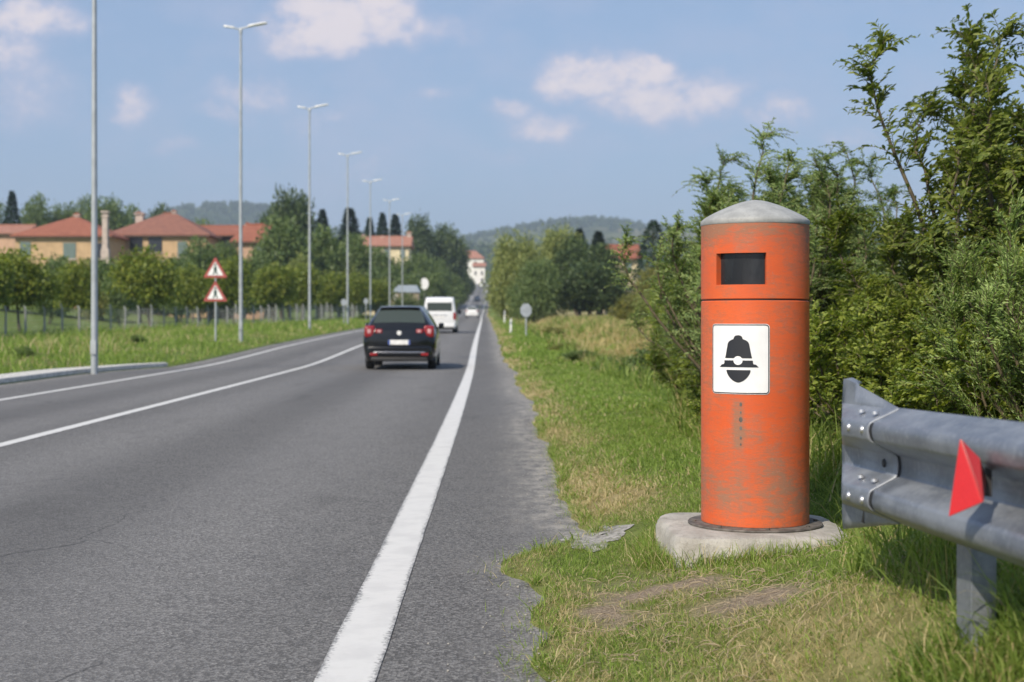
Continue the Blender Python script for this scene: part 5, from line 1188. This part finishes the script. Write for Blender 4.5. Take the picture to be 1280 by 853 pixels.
nk = 150; ky_ = 3.3+12*rng.uniform(0, 1, nk)**1.5; kx_ = xr(ky_)+edge(ky_)-np.where((ky_ > 4.6) & (ky_ < 7.3), rng.uniform(-.02, .13, nk), rng.uniform(-.03, .05, nk)); kk_ = np.repeat(np.arange(nk), 70); n = len(kk_)   # tufts spilling on to the asphalt
a_ = rng.uniform(0, 2*np.pi, n); r_ = np.abs(rng.normal(size=n))*.045*rng.uniform(.5, 1.5, nk)[kk_]
specs.append((kx_[kk_]+np.cos(a_)*r_, ky_[kk_]+np.sin(a_)*r_*1.3, rng.uniform(.05, .13, n), np.full(n, .0042), np.full(n, .18), 1.3, 1.1))
a = rng.uniform(0, 2*np.pi, 6000); rr = .50+np.abs(rng.normal(size=6000))*.06; X, Y = CX-.02+rr*np.cos(a)*.92, CY+rr*np.sin(a)    # tufts against the slab
k = free(X, Y); X, Y = X[k], Y[k]; specs.append((X, Y, rng.uniform(.05, .14, len(X)), np.full(len(X), .004), np.full(len(X), .22), .6, .7))
turf('verge_grass', 'mown green and straw coloured grass of the near verge around the column and barrier', 'grass', specs, m_grass)
# taller weeds under and behind the barrier
def weed_spec(n, x0, x1, y0, y1, l0, l1, wd, dry=.12):
    X, Y = scatter(n, x0, x1, y0, y1); cl = .5+.5*vnoise(X, Y, .3, 50); k = free(X, Y) & (rng.uniform(0, 1, n) < .25+.75*cl); X, Y, cl = X[k], Y[k], cl[k]
    return X, Y, rng.uniform(l0, l1, len(X))*(.5+.8*cl), wd*rng.uniform(.6, 1.4, len(X)), np.full(len(X), dry), .5, .9
turf('roadside_weeds', 'tall green weeds under and behind the crash barrier', 'weeds', [weed_spec(7000, 1.18, 1.9, 3.0, 5.2, .08, .26, .006), weed_spec(2500, 1.5, 1.9, 5.0, 7.0, .08, .2, .006), weed_spec(16000, 1.75, 3.4, 3.5, 9.5, .15, .50, .008), weed_spec(9000, 1.75, 3.0, 9, 15, .12, .42, .010), weed_spec(2600, 1.0, 1.36, 3.15, 3.65, .06, .17, .0045), weed_spec(500, 1.22, 1.55, 3.2, 4.5, .2, .36, .005)], m_weed)
# ditch bank and field edge: dry standing grass
def bank(n, c0, c1, y0, y1, l0, l1, wd, dry):
    Y = y0+(y1-y0)*rng.uniform(0, 1, n)**1.4; c = c0+(c1-c0)*rng.uniform(0, 1, n); X = xr(Y)+edge(Y)+c; cl = .5+.5*vnoise(X, Y, 1.3, 60); dm = dry_mask(X, Y)
    return X, Y, rng.uniform(l0, l1, n)*(.4+cl), wd*rng.uniform(.7, 1.3, n), np.clip(dry*.3+.8*dm+.3*(vnoise(X, Y, 2.5, 61)), 0, 1), .4, .6
turf('dry_grass', 'tall dry tan and green grass on the ditch bank and field edge of the near side', 'grass', [bank(26000, 1.7, 7, 15, 48, .15, .5, .022, .5), bank(22000, 1.6, 12, 45, 130, .2, .5, .05, .6)], m_weed)
turf('far_verge_grass', 'short green grass of the near verge running on down the road', 'grass', [bank(26000, 0, 2.2, 33, 130, .08, .16, .04, .0)], m_grass)
def lbank(n, l0_, l1_, y0, y1, a0, a1, wd, dry):
    Y = y0+(y1-y0)*rng.uniform(0, 1, n)**1.3; l = l0_+(l1_-l0_)*rng.uniform(0, 1, n); l = l + .6*np.clip((36-Y)/5, 0, 1); X = xr(Y)+ledge(Y)-l; cl = .5+.5*vnoise(X, Y, 1.1, 70)
    return X, Y, rng.uniform(a0, a1, n)*(.4+cl), wd*rng.uniform(.7, 1.3, n), np.clip(dry+.3*vnoise(X, Y, 2., 71), 0, 1), .5, .6
turf('bank_grass', 'green grass of the bank along the opposite side of the road', 'grass', [lbank(46000, .1, 14, 22, 75, .08, .26, .022, .10), lbank(34000, .1, 12, 70, 180, .10, .32, .05, .08), lbank(18000, 9, 15.5, 44, 140, .2, .65, .035, .05), lbank(5000, 3, 12, 28, 90, .3, .55, .03, .25)], m_grass)

# dead twigs and clods on the bare patch in front of the slab
m_straw = simple('dead straw', (.34,.27,.18), .9, 0, .3, 30)
n = 420; X = rng.normal(size=n)*.42+.85; Y = rng.normal(size=n)*.55+5.4; k = free(X, Y) & (X > .3); X, Y = X[k], Y[k]; n = len(X)
a = rng.uniform(0, 6.28, n); L_ = rng.uniform(.03, .11, n); P = np.zeros((n, 4, 3)); s = np.linspace(0, 1, 4)
P[..., 0] = X[:, None]+np.cos(a)[:, None]*L_[:, None]*s; P[..., 1] = Y[:, None]+np.sin(a)[:, None]*L_[:, None]*s; P[..., 2] = ground(P[..., 0], P[..., 1])+.008+rng.uniform(0, .02, n)[:, None]*np.sin(s*3.1)[None]+.012*rng.uniform(0, 1, n)[:, None]
tag(link('straw_litter', np_mesh('straw', *tubes(P, .0017, .0009, 4)), m_straw), 'dead straw and twigs scattered over the bare earth before the slab', 'litter', kind='stuff')

# loose grit along the ragged edge of the asphalt
n = 420; Y = 3.4+16*rng.uniform(0, 1, n)**1.4; X = xr(Y)+edge(Y)-np.abs(rng.normal(size=n))*.16+.02; s = rng.uniform(.002, .006, n)*(1+.4*(rng.uniform(0, 1, n) > .9))
B8 = np.array([[1,0,0],[-1,0,0],[0,1,0],[0,-1,0],[0,0,.7],[0,0,-.7]]); T8 = np.array([[0,2,4],[2,1,4],[1,3,4],[3,0,4],[2,0,5],[1,2,5],[3,1,5],[0,3,5]])
Vg = (np.stack([X, Y, np.maximum(ground(X, Y), zr(Y))+s*.4], 1)[:, None] + (B8[None]*rng.uniform(.6, 1.4, (n, 6, 3)))*s[:, None, None]).reshape(-1, 3)
tag(link('grit', np_mesh('grit', Vg, None, (np.arange(n)[:, None, None]*6+T8[None]).reshape(-1, 3)), m_slab), 'loose grit scattered along the broken asphalt edge', 'grit', kind='stuff')

# ----------------------------------------------------------------- the air
m_haze, t, b = material('haze'); t.nodes.remove(b)
pv = node(t, 'ShaderNodeVolumePrincipled'); pv.inputs['Color'].default_value = (.68,.82,1.0,1); pv.inputs['Density'].default_value = HAZE; pv.inputs['Anisotropy'].default_value = .05
t.links.new(pv.outputs[0], t.nodes['Material Output'].inputs['Volume'])
hb_ = MB().box(-3800, 3800, -400, 4600, -12, 262); ho = hb_.build('haze', m_haze); tag(ho, kind='stuff'); ho['label'] = 'pale blue haze in the air over the road and hills'; ho['category'] = 'haze'
